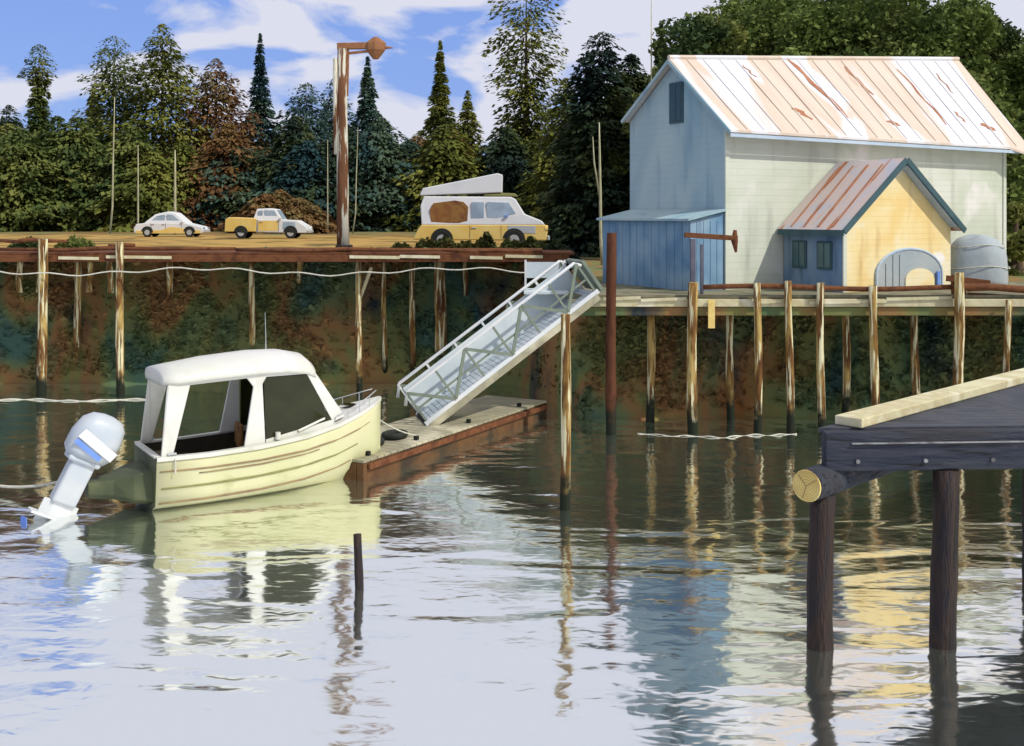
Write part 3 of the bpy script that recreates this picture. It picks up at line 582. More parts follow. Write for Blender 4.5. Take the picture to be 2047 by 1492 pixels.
p = MB(); seg(p, pier, (X(1422,36.35), 36.33, PZ-0.15), (X(1422,36.35), 36.33, 3.45), 0.22, 0.06); p.build('hanging_board', M['log_end'], pier)
for (a, b, yy) in ((1195,1280,598),(1280,1372,600),(1500,1560,605),(1615,1770,605),(1770,1900,598)):
    p = MB(); seg(p, pier, (X(a, PD), PD-0.115, Z(yy, PD)), (X(b, PD), PD-0.115, Z(yy-3, PD)), 0.05, 0.10); p.build('face_board', M['pale_wood'], pier)
o = piling(None, 1222, 466, 0, 36.0, 0.17, 'pile_brown', wob=0.03, name='mooring_pile')
tag(o, 'dark red brown mooring pile standing up in front of the blue lean-to', 'pile')
# hoist post with arm
hp = thing('hoist_post', 'violet grey post with a brown arm reaching right, before the boathouse corner', 'hoist', (X(1385, 36.9), 36.9, PZ))
hz = Z(478, 36.9)-PZ
MB().box((0,0,hz/2),(0.17,0.17,hz)).build('post', M['purple_post'], hp, bevel=0.01)
MB().box((0.30,0,hz*0.45),(0.10,0.12,hz*0.9)).build('post', M['purple_post'], hp, bevel=0.01)
a_ = MB(); a_.bar((-0.28,0,hz+0.14),(1.5,0,hz+0.02),0.2,0.17); a_.build('arm', M['wood_brown'], hp, bevel=0.02)
h_ = MB(); h_.tube([(1.42,0,hz+0.3),(1.40,0,hz-0.05),(1.45,0,hz-0.45)], [0.06,0.12,0.04], 8); h_.build('hook_block', M['wood_brown'], hp)
# board rail on the right
br = thing('board_barrier', 'red brown board barrier at the right end of the boathouse pier', 'barrier', (X(1915, 36.8), 36.8, PZ))
bz = lambda y: Z(y, 36.8)-PZ
MB().box((-0.06,0,bz(550)/2),(0.28,0.2,bz(550))).build('post', M['wood_brown'], br, bevel=0.02)
MB().box((0.2,0.02,bz(556)/2),(0.14,0.16,bz(556))).build('post', M['copper'], br, bevel=0.02)
for (a, b, y0, y1, th) in ((1888,1975,556,566,0.2),(1930,2030,580,574,0.1),(1930,2040,590,596,0.2)):
    p = MB(); p.bar((X(a,36.8)-br.location.x,-0.15,bz(y0)),(X(b,36.8)-br.location.x,-0.15,bz(y1)),0.07,th); p.build('board', M['wood_brown'], br, bevel=0.01)

# ------------------------------------------------------------------ boathouse
BA = R(28); BX, BY = 7.58, 39.0; BL, BW = 14.8, 6.0
bh = thing('boathouse', 'large pale boathouse with a blue shaded gable and a white rust streaked roof', 'building', (BX, BY, PZ), BA)
# local: x along the long wall, y back, z up from the deck
EF, EB, RG0, RG1 = 5.96, 6.40, 8.42, 9.35
def ridge(x): return RG0+(RG1-RG0)*x/BL
RY = 3.0
wl = MB(); wl.add([(0,0,0),(BL,0,0),(BL,0,EF),(0,0,EF)], [(0,1,2,3)]); wl.add([(0,0.2,0),(BL,0.2,0),(BL,0.2,EF),(0,0.2,EF)], [(3,2,1,0)])
wl.build('front_wall', M['wall_cream'], bh, fix=False)
wl = MB(); wl.add([(0,BW,0),(BL,BW,0),(BL,BW,EB),(0,BW,EB)], [(3,2,1,0)]); wl.build('back_wall', M['wall_cream'], bh, fix=False)
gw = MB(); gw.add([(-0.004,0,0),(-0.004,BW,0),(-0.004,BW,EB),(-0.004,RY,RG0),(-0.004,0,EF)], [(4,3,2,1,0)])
gw.build('gable_wall', M['wall_shade_blue'], bh, fix=False)
gw = MB(); gw.add([(BL+0.004,0,0),(BL+0.004,BW,0),(BL+0.004,BW,EB),(BL+0.004,RY,RG1),(BL+0.004,0,EF)], [(0,1,2,3,4)]); gw.build('gable_wall', M['wall_cream'], bh, fix=False)
# corner and base boards
MB().box((0.07,-0.015,EF/2),(0.18,0.06,EF)).build('corner_board', M['wall_cream'], bh)
MB().box((BL-0.07,-0.015,EF/2),(0.18,0.06,EF)).build('corner_board', M['wall_cream'], bh)
# roof slabs: front slope and back slope with overhang
OX0, OX1, OF = 0.28, 0.75, 0.62
def slope_pt(x, q, front_=True, lift=0.0):             # q 0 ridge .. 1 wall line
    zr = ridge(x)+0.10; ye, ze = (0, EF+0.10) if front_ else (BW, EB+0.10)
    return Vector((x, RY+(ye-RY)*q, zr+(ze-zr)*q+lift))
def roof_side(front_, m):
    qe = 1+((OF if front_ else 0.15)/3.0); secs = []
    xs_ = [-OX0+(BL+OX0+OX1)*i/12 for i in range(13)]
    for x in xs_:
        a, b = slope_pt(x, 0.0, front_), slope_pt(x, qe, front_)
        if front_ and x > BL: b = slope_pt(x, qe+0.10, front_)
        secs.append([a+Vector((0,0,0.09)), b+Vector((0,0,0.09)), b, a])
    return MB().loft(secs).build('roof', m, bh)
rf = roof_side(True, M['roof_metal']); rb = roof_side(False, M['roof_metal'])
cp = MB(); cp.tube([slope_pt(-OX0, 0, True, 0.12), slope_pt(BL+OX1, 0, True, 0.12)], 0.09, 8); cp.build('ridge_cap', M['roof_metal'], rf)
sm = MB()                                             # standing seams
for i in range(1, 20):
    x = -OX0+(BL+OX0+OX1)*i/20; sm.bar(slope_pt(x, 0.03, True, 0.10), slope_pt(x, 1.19, True, 0.10), 0.035, 0.035)
sm.build('seam', M['roof_metal'], rf)
# rust runs along seams
def rust(name, x0, q0, x1, q1, w0, w1, par, pt):
    m_ = 7; L_, R__ = [], []
    for i in range(m_+1):
        q = i/m_; w__ = (w0+(w1-w0)*q)*(0.7+0.5*abs(math.sin(i*1.9+x0)))*(0.4 if i in (0, m_) else 1); x = x0+(x1-x0)*q+0.06*math.sin(i*1.7+x0)
        c_ = pt(x, q0+(q1-q0)*q); L_.append(c_+Vector((-w__,0,0))); R__.append(c_+Vector((w__,0,0)))
    b = MB(); b.add(L_+R__, [(i, i+1, m_+1+i+1, m_+1+i) for i in range(m_)]); b.build(name, M['rust'], par, fix=False)
pt_main = lambda x, q: slope_pt(x, q, True, 0.098)
for (x0, q0, x1, q1, w0, w1) in ((5.6,0.0,6.2,0.92,0.12,0.10),(8.3,0.12,8.6,0.55,0.06,0.08),(11.3,0.15,11.5,0.95,0.06,0.06),(3.0,0.12,3.15,0.32,0.05,0.03),(3.75,0.80,4.15,0.98,0.22,0.05),(13.4,0.2,13.5,0.5,0.04,0.03),(12.6,0.75,12.8,0.9,0.05,0.05),(8.3,0.93,8.6,1.0,0.22,0.15),(13.7,0.9,14.2,1.0,0.2,0.2)):
    rust('rust_streak', x0, q0, x1, q1, w0, w1, rf, pt_main)
fa = MB(); a0 = slope_pt(-OX0, 1+OF/3, True, -0.10); b0 = slope_pt(BL+OX1, 1+OF/3, True, -0.10); fa.bar(a0, b0, 0.05, 0.12); fa.build('fascia', M['trim_blue'], bh)
bg = MB(); bg.bar(slope_pt(-OX0-0.03, 0, True, -0.03), slope_pt(-OX0-0.03, 1+OF/3, True, -0.0), 0.05, 0.13); bg.build('barge_board', M['wall_shade_blue'], bh)
bg = MB(); bg.bar(slope_pt(-OX0-0.03, 0, False, -0.03), slope_pt(-OX0-0.03, 1+0.15/3, False, -0.0), 0.05, 0.13); bg.build('barge_board', M['wall_shade_blue'], bh)
# gable window
gy = 2.85; wz = 6.9
fr = MB().box((-0.03, gy, wz),(0.06,0.86,1.55)).build('window', M['trim_dark'], bh, bevel=0.01)
MB().box((-0.065, gy, wz),(0.02,0.68,1.38)).build('pane', M['win_dark'], fr)
mu = MB(); mu.box((-0.08, gy, wz),(0.02,0.04,1.38)); mu.build('glazing_bar', M['trim_dark'], fr)
# lean-to against the gable
lt = MB(); A, B_, h0, h1 = -1.5, -0.03, 2.45, 2.75; y0, y1 = 0.05, 5.7
lt.add([(A,y0,0),(B_,y0,0),(B_,y0,h1),(A,y0,h0),(A,y1,0),(B_,y1,0),(B_,y1,h1),(A,y1,h0)], [(0,1,2,3),(7,6,5,4),(0,3,7,4)])
le = lt.build('lean_to', M['wall_lower'], bh, fix=False)
lr = MB(); lr.add([(A-0.2,y0-0.15,h0),(B_,y0-0.15,h1+0.05),(B_,y1+0.15,h1+0.05),(A-0.2,y1+0.15,h0),(A-0.2,y0-0.15,h0+0.08),(B_,y0-0.15,h1+0.13),(B_,y1+0.15,h1+0.13),(A-0.2,y1+0.15,h0+0.08)], [(0,1,2,3),(7,6,5,4),(0,4,5,1),(1,5,6,2),(2,6,7,3),(3,7,4,0)])
lr.build('roof', M['wall_shade_blue'], le)
bt = MB()
for i in range(1, 12): bt.box((A-0.01, y0+(y1-y0)*i/12, h0/2),(0.02,0.035,h0))
for i in range(1, 5): bt.box((A+(B_-A)*i/5, y0-0.01, h0/2),(0.035,0.02,h0))
bt.build('batten', M['wall_lower'], le)

# yellow shed
ca, sa = math.cos(BA), math.sin(BA)
sx_, sy_ = 11.34, 37.6
sh = thing('shed', 'small yellow fronted gabled shed against the boathouse wall', 'building', (sx_, sy_, PZ), BA)
SW, SD, SE, SR = 5.3, 2.95, 2.32, 4.56               # width, depth back to the boathouse, eaves, ridge
MB().add([(0,0,0),(SW,0,0),(SW,0,SE),(SW/2,0,SR),(0,0,SE)], [(0,1,2,3,4)]).build('front_wall', M['wall_yellow'], sh, fix=False)
MB().add([(-0.003,0,0),(-0.003,SD,0),(-0.003,SD,SE),(-0.003,0,SE)], [(3,2,1,0)]).build('side_wall', M['wall_shade_deep'], sh, fix=False)
MB().add([(SW+0.003,0,0),(SW+0.003,SD,0),(SW+0.003,SD,SE),(SW+0.003,0,SE)], [(0,1,2,3)]).build('side_wall', M['wall_yellow'], sh, fix=False)
sl_ = (SR-SE)/(SW/2); ov = 0.32
def sroof(sgn):
    x_e = -ov if sgn < 0 else SW+ov; ze = SE-ov*sl_; xm = SW/2
    sec = lambda y: [(xm, y, SR+0.02), (x_e, y, ze+0.02), (x_e, y, ze+0.10), (xm, y, SR+0.10)]
    return MB().loft([sec(-0.35), sec(SD-0.02)]).build('roof', M['roof_shed'], sh)
r1 = sroof(-1); r2 = sroof(1)
for y in (0.35, 1.05, 1.75, 2.4):
    b = MB(); b.bar((SW/2-0.25, y+0.15, SR+0.12-0.25*sl_), (-ov+0.1, y-0.1, SE+0.12-(ov-0.1)*sl_), 0.07 if y != 1.05 else 0.11, 0.02); b.build('rust_streak', M['rust'], r1)
for sgn in (-1, 1):
    x_e = -ov if sgn < 0 else SW+ov; ze = SE-ov*sl_
    b = MB(); b.bar((SW/2+sgn*0.02, -0.385, SR+0.03), (x_e, -0.385, ze+0.03), 0.05, 0.20); b.build('barge_board', M['trim_dark'], sh)
    b = MB(); b.bar((SW/2+sgn*0.10, -0.17, SR-0.16), (x_e-sgn*0.35, -0.17, ze+0.18), 0.32, 0.05); b.build('soffit', M['trim_blue'], sh)
b = MB(); b.bar((-ov-0.03,-0.38,SE-ov*sl_),(-ov-0.03,SD-0.1,SE-ov*sl_),0.06,0.2); b.build('gutter', M['trim_dark'], sh)
MB().box((0.06,-0.02,SE/2-0.05),(0.16,0.05,SE-0.1)).build('corner_board', M['wall_cream'], sh)
for y in (0.85, 2.1):
    f_ = MB().box((-0.03, y, 1.25),(0.05,0.72,0.98)).build('window', M['trim_dark'], sh, bevel=0.01); MB().box((-0.06, y, 1.25),(0.02,0.58,0.84)).build('pane', M['win_teal'], f_)
    MB().box((-0.075, y, 1.25),(0.02,0.04,0.84)).build('glazing_bar', M['trim_dark'], f_)
# arched doorway
def arch(x0, x1, zsp, n=14):
    cx, rr = (x0+x1)/2, (x1-x0)/2
    return [(x0,0.0)]+[(cx-rr*math.cos(math.pi*i/n), zsp+rr*0.55*math.sin(math.pi*i/n)) for i in range(n+1)]+[(x1,0.0)]
dr_ = MB().prism(arch(1.55,4.75,0.55), lambda p,q,dd: (p, dd, q), -0.06, 0.0).build('door', M['tarp'], sh)
MB().prism(arch(2.9,4.35,0.35), lambda p,q,dd: (p, dd, q), -0.10, -0.062).build('door_leaf', M['wall_yellow'], dr_)
gr_ = MB()
for x in (1.95,2.3,2.62): gr_.bar((x,-0.063,0.02),(x,-0.063,0.95 if x < 2.2 else 1.25),0.008,0.03)
gr_.build('plank_joint', M['win_dark'], dr_)
MB().tube([(p, -0.05, q) for p, q in arch(1.52,4.78,0.56)[0:]], 0.05, 6).build('door_frame', M['trim_blue'], dr_)
MB().box((4.5,-0.14,0.32),(0.14,0.06,0.62)).build('door_post', M['engine_blue'], dr_, bevel=0.01)
# tarp covered pile
tp = thing('covered_heap', 'rounded heap under a grey tarpaulin right of the yellow shed', 'tarp', (X(1954, 40.6), 40.6, PZ))
mb = MB(); secs = []
for i, (zz, s) in enumerate(((0.0,1.06),(0.25,1.10),(0.7,1.07),(1.15,1.02),(1.5,0.92),(1.75,0.70),(1.88,0.35),(1.90,0.05))):
    secs.append([(1.02*s*math.cos(a)*(1+0.05*math.sin(a*5+i*0.4)), 0.8*s*math.sin(a)*(1+0.05*math.sin(a*4)), zz+0.05*math.sin(a*3)) for a in [k*2*math.pi/28 for k in range(28)]])
mb.loft(secs); mb.build('tarpaulin', M['tarp'], tp, smooth=True)
for zz, s in ((0.75,1.10),(1.52,0.93)):
    MB().tube([(1.03*s*math.cos(a), 0.82*s*math.sin(a), zz+0.05*math.sin(a*3)) for a in [k*2*math.pi/28 for k in range(29)]], 0.018, 5).build('lashing', M['rope'], tp, fix=False)

# ------------------------------------------------------------------ float, gangway
FA = Vector((-4.0, 29.6)); FB = Vector((1.25, 39.2)); fd = (FB-FA).normalized(); fl = Vector((-fd.y, fd.x)); FLn = (FB-FA).length; FW = 2.5
fo = thing('mooring_float', 'low timber float with a pale deck at the foot of the gangway', 'float', (FA.x, FA.y, 0), math.atan2(fd.y, fd.x))
dk = MB(); nb = 34
for i in range(nb): dk.box((FLn*(i+0.5)/nb, FW/2, 0.53), (FLn/nb-0.025, FW-0.02, 0.07))
dk.build('deck', M['cream_wood'], fo)
MB().box((FLn/2, 0.12, 0.18),(FLn, 0.24, 0.60)).build('side_beam', M['float_side'], fo, bevel=0.02)
MB().box((FLn/2, FW-0.12, 0.18),(FLn, 0.24, 0.60)).build('side_beam', M['float_side'], fo, bevel=0.02)
MB().box((0.12, FW/2, 0.18),(0.24, FW-0.5, 0.58)).build('end_beam', M['float_side'], fo, bevel=0.02)
MB().box((FLn-0.12, FW/2, 0.18),(0.24, FW-0.5, 0.58)).build('end_beam', M['float_side'], fo, bevel=0.02)
MB().box((FLn/2, -0.06, 0.38),(FLn-0.3, 0.10, 0.16)).build('rub_strake', M['wood_brown'], fo, bevel=0.02)
for x in (0.5, 1.7, 2.9):
    MB().tube([(x+0.36*math.cos(a), FW-0.5+0.28*math.sin(a)-1.0*(x > 1), 0.67) for a in [k*2*math.pi/16 for k in range(17)]], 0.10, 8).build('tyre_fender', M['rubber'], fo, smooth=True)
for x in (0.6, 3.0, 6.0, 9.4):
    MB().box((x, 0.3, 0.63),(0.12,0.14,0.12)).build('cleat', M['rubber'], fo, bevel=0.02)

GL, GU = Vector((-2.85, 35.35, 0.66)), Vector((2.55, 36.75, PZ+0.12))
gv = GU-GL; glen = gv.length
gw_ = thing('gangway', 'pale truss sided gangway sloping from the pier down to the float', 'gangway', GL)
ex = gv.normalized(); ey = Vector((0,0,1)).cross(ex).normalized(); ez = ex.cross(ey)
mloc = Matrix((ex, ey, ez)).transposed().to_4x4()
gw_.rotation_euler = mloc.to_euler()
GWd, GH_ = 1.6, 1.22                                  # width, truss height (local x along, y across, z normal)
dk = MB()
for i in range(40): dk.box((glen*(i+0.5)/40, 0, 0.02), (glen/40-0.02, GWd-0.12, 0.05))
dk.build('deck', M['gang_screen'], gw_)
for s in (-1, 1):
    y = s*GWd/2
    MB().bar((-0.1,y,0.0),(glen+0.1,y,0.0),0.09,0.16).build('bottom_chord', M['gang_white'], gw_, bevel=0.015)
    MB().tube([(-0.25,y,GH_-0.35),(0.05,y,GH_),(glen-0.05,y,GH_),(glen+0.1,y,GH_-0.2)], 0.055, 8).build('handrail', M['gang_white'], gw_, smooth=True)
    MB().bar((0.0,y,0.55),(glen,y,0.55),0.05,0.06).build('mid_rail', M['gang_bar'], gw_)
    k = 6
    for i in range(k+1):
        MB().bar((glen*i/k,y,0.05),(glen*i/k,y,GH_),0.07,0.08).build('stanchion', M['gang_bar'] if s < 0 else M['gang_white'], gw_)
    for i in range(k):
        a, b = (0.06, GH_-0.05) if i % 2 else (GH_-0.05, 0.06)
        MB().bar((glen*i/k,y+0.03*s,a),(glen*(i+1)/k,y+0.03*s,b),0.06,0.10).build('diagonal_brace', M['gang_bar'], gw_)
MB().box((glen/2, GWd/2-0.06, 0.54),(glen-0.1, 0.02, 0.98)).build('side_screen', M['gang_screen'], gw_)
MB().box((glen/2, -GWd/2-0.02, -0.16),(glen, 0.05, 0.22)).build('skirt_board', M['cream_wood'], gw_)
MB().tube([(-0.02,-GWd/2,-0.06),(-0.02,GWd/2,-0.06)], 0.11, 12).build('roller', M['rubber'], gw_, smooth=True)
MB().box((glen+0.22, 0, 0.52),(0.12, GWd+0.1, 1.2)).build('head_frame', M['gang_bar'], gw_, bevel=0.02)
ld = thing('landing_platform', 'pale blue grey landing platform at the head of the gangway', 'platform', (1.15, 37.4, PZ))
MB().box((0,0,0.06),(1.5,1.6,0.10)).build('platform_deck', M['gang_screen'], ld, bevel=0.01)
for x in (-0.68, 0.68): MB().box((x,0.7,0.6),(0.07,0.07,1.0)).build('post', M['gang_white'], ld)
MB().box((0,0.7,0.75),(1.4,0.04,0.55)).build('panel', M['gang_screen'], ld)
for x in (-0.5, 0.5): MB().box((x,0,-0.65),(0.16,0.16,1.3)).build('leg', M['pile'], ld)

o = piling(None, 1130, 628, 0, 26.8, 0.125, 'pile', wob=0.03, name='guide_pile'); tag(o, 'tall pale barnacled pile standing alone in the water below the gangway', 'pile')
o = piling(None, 716, 1068, 0, 21.2, 0.085, 'pile_dark', wob=0.05, name='stake'); tag(o, 'short dark stake standing alone in the water below the boat bow', 'stake')

# ------------------------------------------------------------------ motor boat
bt_o = thing('motor_boat', 'cream yellow motor boat with a white hardtop moored at the float', 'boat', (-9.1, 27.3, 0), R(32))
# stations: x, half beam at gunwale, gunwale z, half beam at chine, chine z, keel z
ST = [(-0.02,1.12,1.34,0.98,0.16,-0.25),(1.2,1.17,1.33,1.02,0.16,-0.27),(2.6,1.18,1.38,1.00,0.20,-0.28),(3.8,1.12,1.50,0.88,0.28,-0.26),(4.8,0.92,1.67,0.62,0.40,-0.20),(5.6,0.60,1.86,0.30,0.58,-0.06),(6.1,0.28,2.00,0.10,0.80,0.20),(6.38,0.035,2.10,0.03,1.0,0.55)]
def sect(s):
    x, g, gz, c, cz, kz = s; ov_ = lambda z: 0.0
    P = []
    rows = [(g, gz), (g*0.985+0.0, gz-0.20), (c+(g-c)*0.62, cz+(gz-cz)*0.55), (c+(g-c)*0.25, cz+(gz-cz)*0.22), (c, cz), (c*0.5, (cz+kz)/2-0.02), (0.0, kz)]
    return [(x, -a, z) for a, z in rows]+[(x, a, z) for a, z in reversed(rows[:-1])]
hl = MB(); hl.loft([sect(s) for s in ST], cap0=False, cap1=False, closed=False)
hull = hl.build('hull', M['hull'], bt_o, smooth=True, fix=True)
so_ = hull.modifiers.new('thick', 'SOLIDIFY'); so_.thickness = 0.04; so_.offset = -1
s0 = sect(ST[0]); tr_ = MB(); tr_.add([(p[0]-0.012, p[1], p[2]) for p in s0]+[(p[0]+0.05, p[1]*0.97, p[2]) for p in s0], [tuple(range(len(s0))), tuple(range(2*len(s0)-1, len(s0)-1, -1))]+[(i, (i+1) % 13, (i+1) % 13+13, i+13) for i in range(13)])
tr_.build('transom', M['transom'], bt_o)
def interp(x):
    for a, b in zip(ST, ST[1:]):
        if x <= b[0]: q = (x-a[0])/(b[0]-a[0]); return [a[i]+(b[i]-a[i])*q for i in range(6)]
    return list(ST[-1])
def side(x, f, sgn, out_=0.0):                         # point on topside, f 0 chine..1 gunwale
    _, g, gz, c, cz, kz = interp(x); rows = [(0,c,cz),(0.22,c+(g-c)*0.25,cz+(gz-cz)*0.22),(0.55,c+(g-c)*0.62,cz+(gz-cz)*0.55),(1-0.2/(gz-cz),g*0.985,gz-0.20),(1,g,gz)]
    y = np.interp(f, [r_[0] for r_ in rows], [r_[1] for r_ in rows]); z = np.interp(f, [r_[0] for r_ in rows], [r_[2] for r_ in rows])
    return (x, sgn*(y+out_), z)
def strake(name, m, f0, f1, x0, x1, w_, sgn):
    n = 14; mb = MB(); secs = []
    for i in range(n+1):
        q = i/n; x = x0+(x1-x0)*q; f = f0+(f1-f0)*q; p = side(x, f, sgn, 0.0); ww = w_*(0.35+0.65*math.sin(math.pi*min(1, 0.12+q*0.86)))
        secs.append([(p[0], p[1]-sgn*0.02, p[2]-ww), (p[0], p[1]+sgn*0.022, p[2]-ww*0.7), (p[0], p[1]+sgn*0.022, p[2]+ww*0.7), (p[0], p[1]-sgn*0.02, p[2]+ww)])
    mb.loft(secs); mb.build(name, M[m], hull, smooth=True)
for sgn in (-1, 1):
    strake('strake', 'hull_line', 0.72, 0.66, 0.05, 5.9, 0.028, sgn)
    strake('strake', 'hull_line', 0.62, 0.60, 1.0, 4.2, 0.022, sgn)
    strake('strake', 'olive_line', 0.36, 0.34, 0.1, 5.5, 0.035, sgn)
    strake('strake', 'hull_line', 0.05, 0.04, 0.05, 5.3, 0.032, sgn)
    n = 20; secs = []                                  # white gunwale
    for i in range(n+1):
        x = -0.02+6.40*i/n; _, g, gz, *_r = interp(x); g = max(g, 0.05)
        secs.append([(x, sgn*(g+0.035), gz-0.07), (x, sgn*(g+0.035), gz+0.03), (x, sgn*max(0.0, g-0.12), gz+0.03), (x, sgn*max(0.0, g-0.12), gz-0.02)])
    MB().loft(secs).build('gunwale', M['boat_white'], bt_o, smooth=False)
# transom cap
MB().box((0.03,0,1.345),(0.16,2.0,0.06)).build('transom_cap', M['boat_white'], bt_o, bevel=0.02)
# cockpit sole and lining
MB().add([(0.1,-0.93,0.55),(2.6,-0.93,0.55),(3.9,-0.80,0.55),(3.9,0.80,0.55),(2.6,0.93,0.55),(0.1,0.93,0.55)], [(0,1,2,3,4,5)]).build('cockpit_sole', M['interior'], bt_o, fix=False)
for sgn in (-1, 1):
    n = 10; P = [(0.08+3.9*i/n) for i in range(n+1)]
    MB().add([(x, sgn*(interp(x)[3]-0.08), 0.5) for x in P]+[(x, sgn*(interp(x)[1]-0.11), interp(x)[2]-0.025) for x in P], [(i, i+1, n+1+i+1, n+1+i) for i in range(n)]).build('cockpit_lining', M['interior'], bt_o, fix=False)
# foredeck
n = 12; P = [3.9+2.42*i/n for i in range(n+1)]
fdk = MB(); fdk.loft([[(x, -max(0.0, interp(x)[1]-0.10), interp(x)[2]+0.012), (x, 0, interp(x)[2]+0.06+0.22*max(0, 1-(x-3.9)/2.2)), (x, max(0.0, interp(x)[1]-0.10), interp(x)[2]+0.012)] for x in P], False, False, False); fdk.build('foredeck', M['boat_white'], bt_o, fix=False, smooth=True)
MB().add([(3.9,-0.76,0.55),(3.9,0.76,0.55),(3.9,0.95,1.50),(3.9,0,1.78),(3.9,-0.95,1.50)], [(0,1,2,3,4)]).build('bulkhead', M['interior'], bt_o, fix=False)
# hardtop
secs = []
for (x, hw, ze, zc) in ((0.18,0.80,3.12,3.22),(0.20,0.96,3.18,3.40),(0.55,1.02,3.17,3.46),(1.4,1.05,3.22,3.58),(2.6,1.03,3.26,3.66),(3.4,0.98,3.24,3.64),(3.95,0.90,3.14,3.52),(4.15,0.82,3.02,3.34)):
    m_ = 10; top = [(x, hw*math.sin(a), ze+(zc-ze)*math.cos(a)) for a in [(-0.5+k/m_)*math.pi for k in range(m_+1)]]
    bot = [(x, y, min(z, ze)-0.10) for (_, y, z) in reversed(top)]
    secs.append(top+bot)
MB().loft(secs).build('hardtop', M['boat_white'], bt_o, smooth=True)
def slab(mb, pts, t=0.07):                             # quad in x,z with y per point, thickened across y
    sgn = 1 if pts[0][1] > 0 else -1
    mb.loft([[Vector(p) for p in pts], [Vector((p[0], p[1]-sgn*t, p[2])) for p in pts]])
for sgn in (-1, 1):
    yb = 1.06*sgn; yt = 0.96*sgn
    mb = MB(); slab(mb, [(0.10,yb,1.35),(0.38,yb,1.35),(0.86,yt,3.16),(0.30,yt,3.16),(0.26,yt,2.90)]); mb.build('rear_pillar', M['boat_white'], bt_o, bevel=0.02)
    mb = MB(); slab(mb, [(2.15,yb,1.38),(2.70,yb,1.40),(2.66,yt,2.9),(2.85,yt,3.22),(2.15,yt,3.22),(2.42,yt,2.85)]); mb.build('middle_pillar', M['boat_white'], bt_o, bevel=0.02)
    mb = MB(); slab(mb, [(4.62,0.86*sgn,1.72),(5.02,0.72*sgn,1.82),(4.15,0.80*sgn,3.06),(3.82,0.88*sgn,3.16)]); mb.build('windscreen_pillar', M['boat_white'], bt_o, bevel=0.02)
    # top rail over the windows
    mb = MB(); slab(mb, [(0.65,yt,3.02),(2.3,yt,3.08),(2.3,yt,3.22),(0.65,yt,3.18)]); mb.build('window_head', M['boat_white'], bt_o)
    mb = MB(); slab(mb, [(2.75,yt,3.08),(3.9,0.88*sgn,3.06),(3.9,0.88*sgn,3.2),(2.75,yt,3.22)]); mb.build('window_head', M['boat_white'], bt_o)
    mb = MB(); slab(mb, [(2.72,yb-0.03*sgn,1.44),(4.60,0.84*sgn,1.72),(3.86,0.85*sgn,3.06),(2.70,yt-0.03*sgn,3.08)], 0.015); mb.build('side_window', M['win_olive'], bt_o)
    mb = MB(); slab(mb, [(2.72,1.045*sgn,1.36),(4.66,0.90*sgn,1.62),(4.66,0.87*sgn,1.80),(2.72,1.04*sgn,1.50)], 0.05); mb.build('window_sill', M['boat_white'], bt_o)
# windscreen glass, aft bulkhead glass
MB().add([(5.0,-0.70,1.86),(5.05,0,1.98),(5.0,0.70,1.86),(4.14,0.78,3.04),(4.14,0,3.10),(4.14,-0.78,3.04)], [(0,1,4,5),(1,2,3,4)]).build('windscreen', M['win_olive'], bt_o, fix=False)
cb_ = MB(); cb_.bar((5.07,0,1.99),(4.16,0,3.12),0.06,0.05); cb_.build('windscreen_bar', M['boat_white'], bt_o)
hatch = MB(); hatch.add([(5.42+0.22*math.cos(a), 0.22*math.sin(a), 1.995+0.0*a) for a in [k*math.pi/7 for k in range(14)]], [tuple(range(14))]); hatch.build('deck_hatch', M['win_olive'], bt_o, fix=False)
# helm console, seats
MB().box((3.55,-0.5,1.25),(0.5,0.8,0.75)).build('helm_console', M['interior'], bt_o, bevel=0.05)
MB().tube([(3.26+0.02*math.sin(a), -0.5+0.19*math.cos(a), 1.62+0.19*math.sin(a)) for a in [k*math.pi/8 for k in range(17)]], 0.018, 6).build('steering_wheel', M['rubber'], bt_o)
for y in (-0.5, 0.5):
    st = MB().box((2.75,y,1.10),(0.5,0.5,0.12)).build('seat', M['curtain'], bt_o, bevel=0.04)
    MB().box((2.52,y,1.42),(0.1,0.5,0.55)).build('seat_back', M['curtain'], st, bevel=0.04)
    MB().box((2.75,y,0.79),(0.12,0.12,0.48)).build('seat_post', M['metal_grey'], st)
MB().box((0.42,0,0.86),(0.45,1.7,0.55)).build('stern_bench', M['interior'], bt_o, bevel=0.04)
# mooring bits: oar-like boat hook, cleats, bow rail
MB().tube([(3.6,-1.00,1.62),(4.35,-0.93,1.86)], [0.035,0.03], 8).build('fender_bar', M['boat_white'], bt_o)
MB().tube([(3.02,-1.075,1.48),(3.02,-1.075,1.66)], [0.07,0.07], 8).build('vent', M['boat_white'], bt_o)
for (x, y) in ((0.35,-1.08),(0.35,1.08),(5.75,0.0)): MB().box((x,y,interp(x)[2]+0.07),(0.22,0.05,0.06)).build('cleat', M['metal_grey'], bt_o, bevel=0.015)
for sgn in (-1, 1):
    P = [(x, sgn*max(0.05, interp(x)[1]-0.06), interp(x)[2]+0.30-0.05*(6.2-x)) for x in (4.7,5.1,5.5,5.9,6.2)]
    rl_ = MB().tube([(P[0][0]-0.1, P[0][1], P[0][2]-0.24)]+P, 0.014, 6).build('bow_rail', M['metal_grey'], bt_o, smooth=True)
    for p in P[1:4]: MB().tube([(p[0], p[1], interp(p[0])[2]), p], 0.012, 6).build('rail_post', M['metal_grey'], rl_)
MB().tube([(3.2,0.35,3.6),(3.2,0.35,3.9),(3.18,0.35,4.6)], [0.02,0.012,0.006], 6).build('aerial', M['metal_grey'], bt_o)
MB().tube([(0.4,-1.20,1.30),(0.4,-1.21,0.95)], [0.02,0.02], 6).build('fender_line', M['rope'], bt_o)
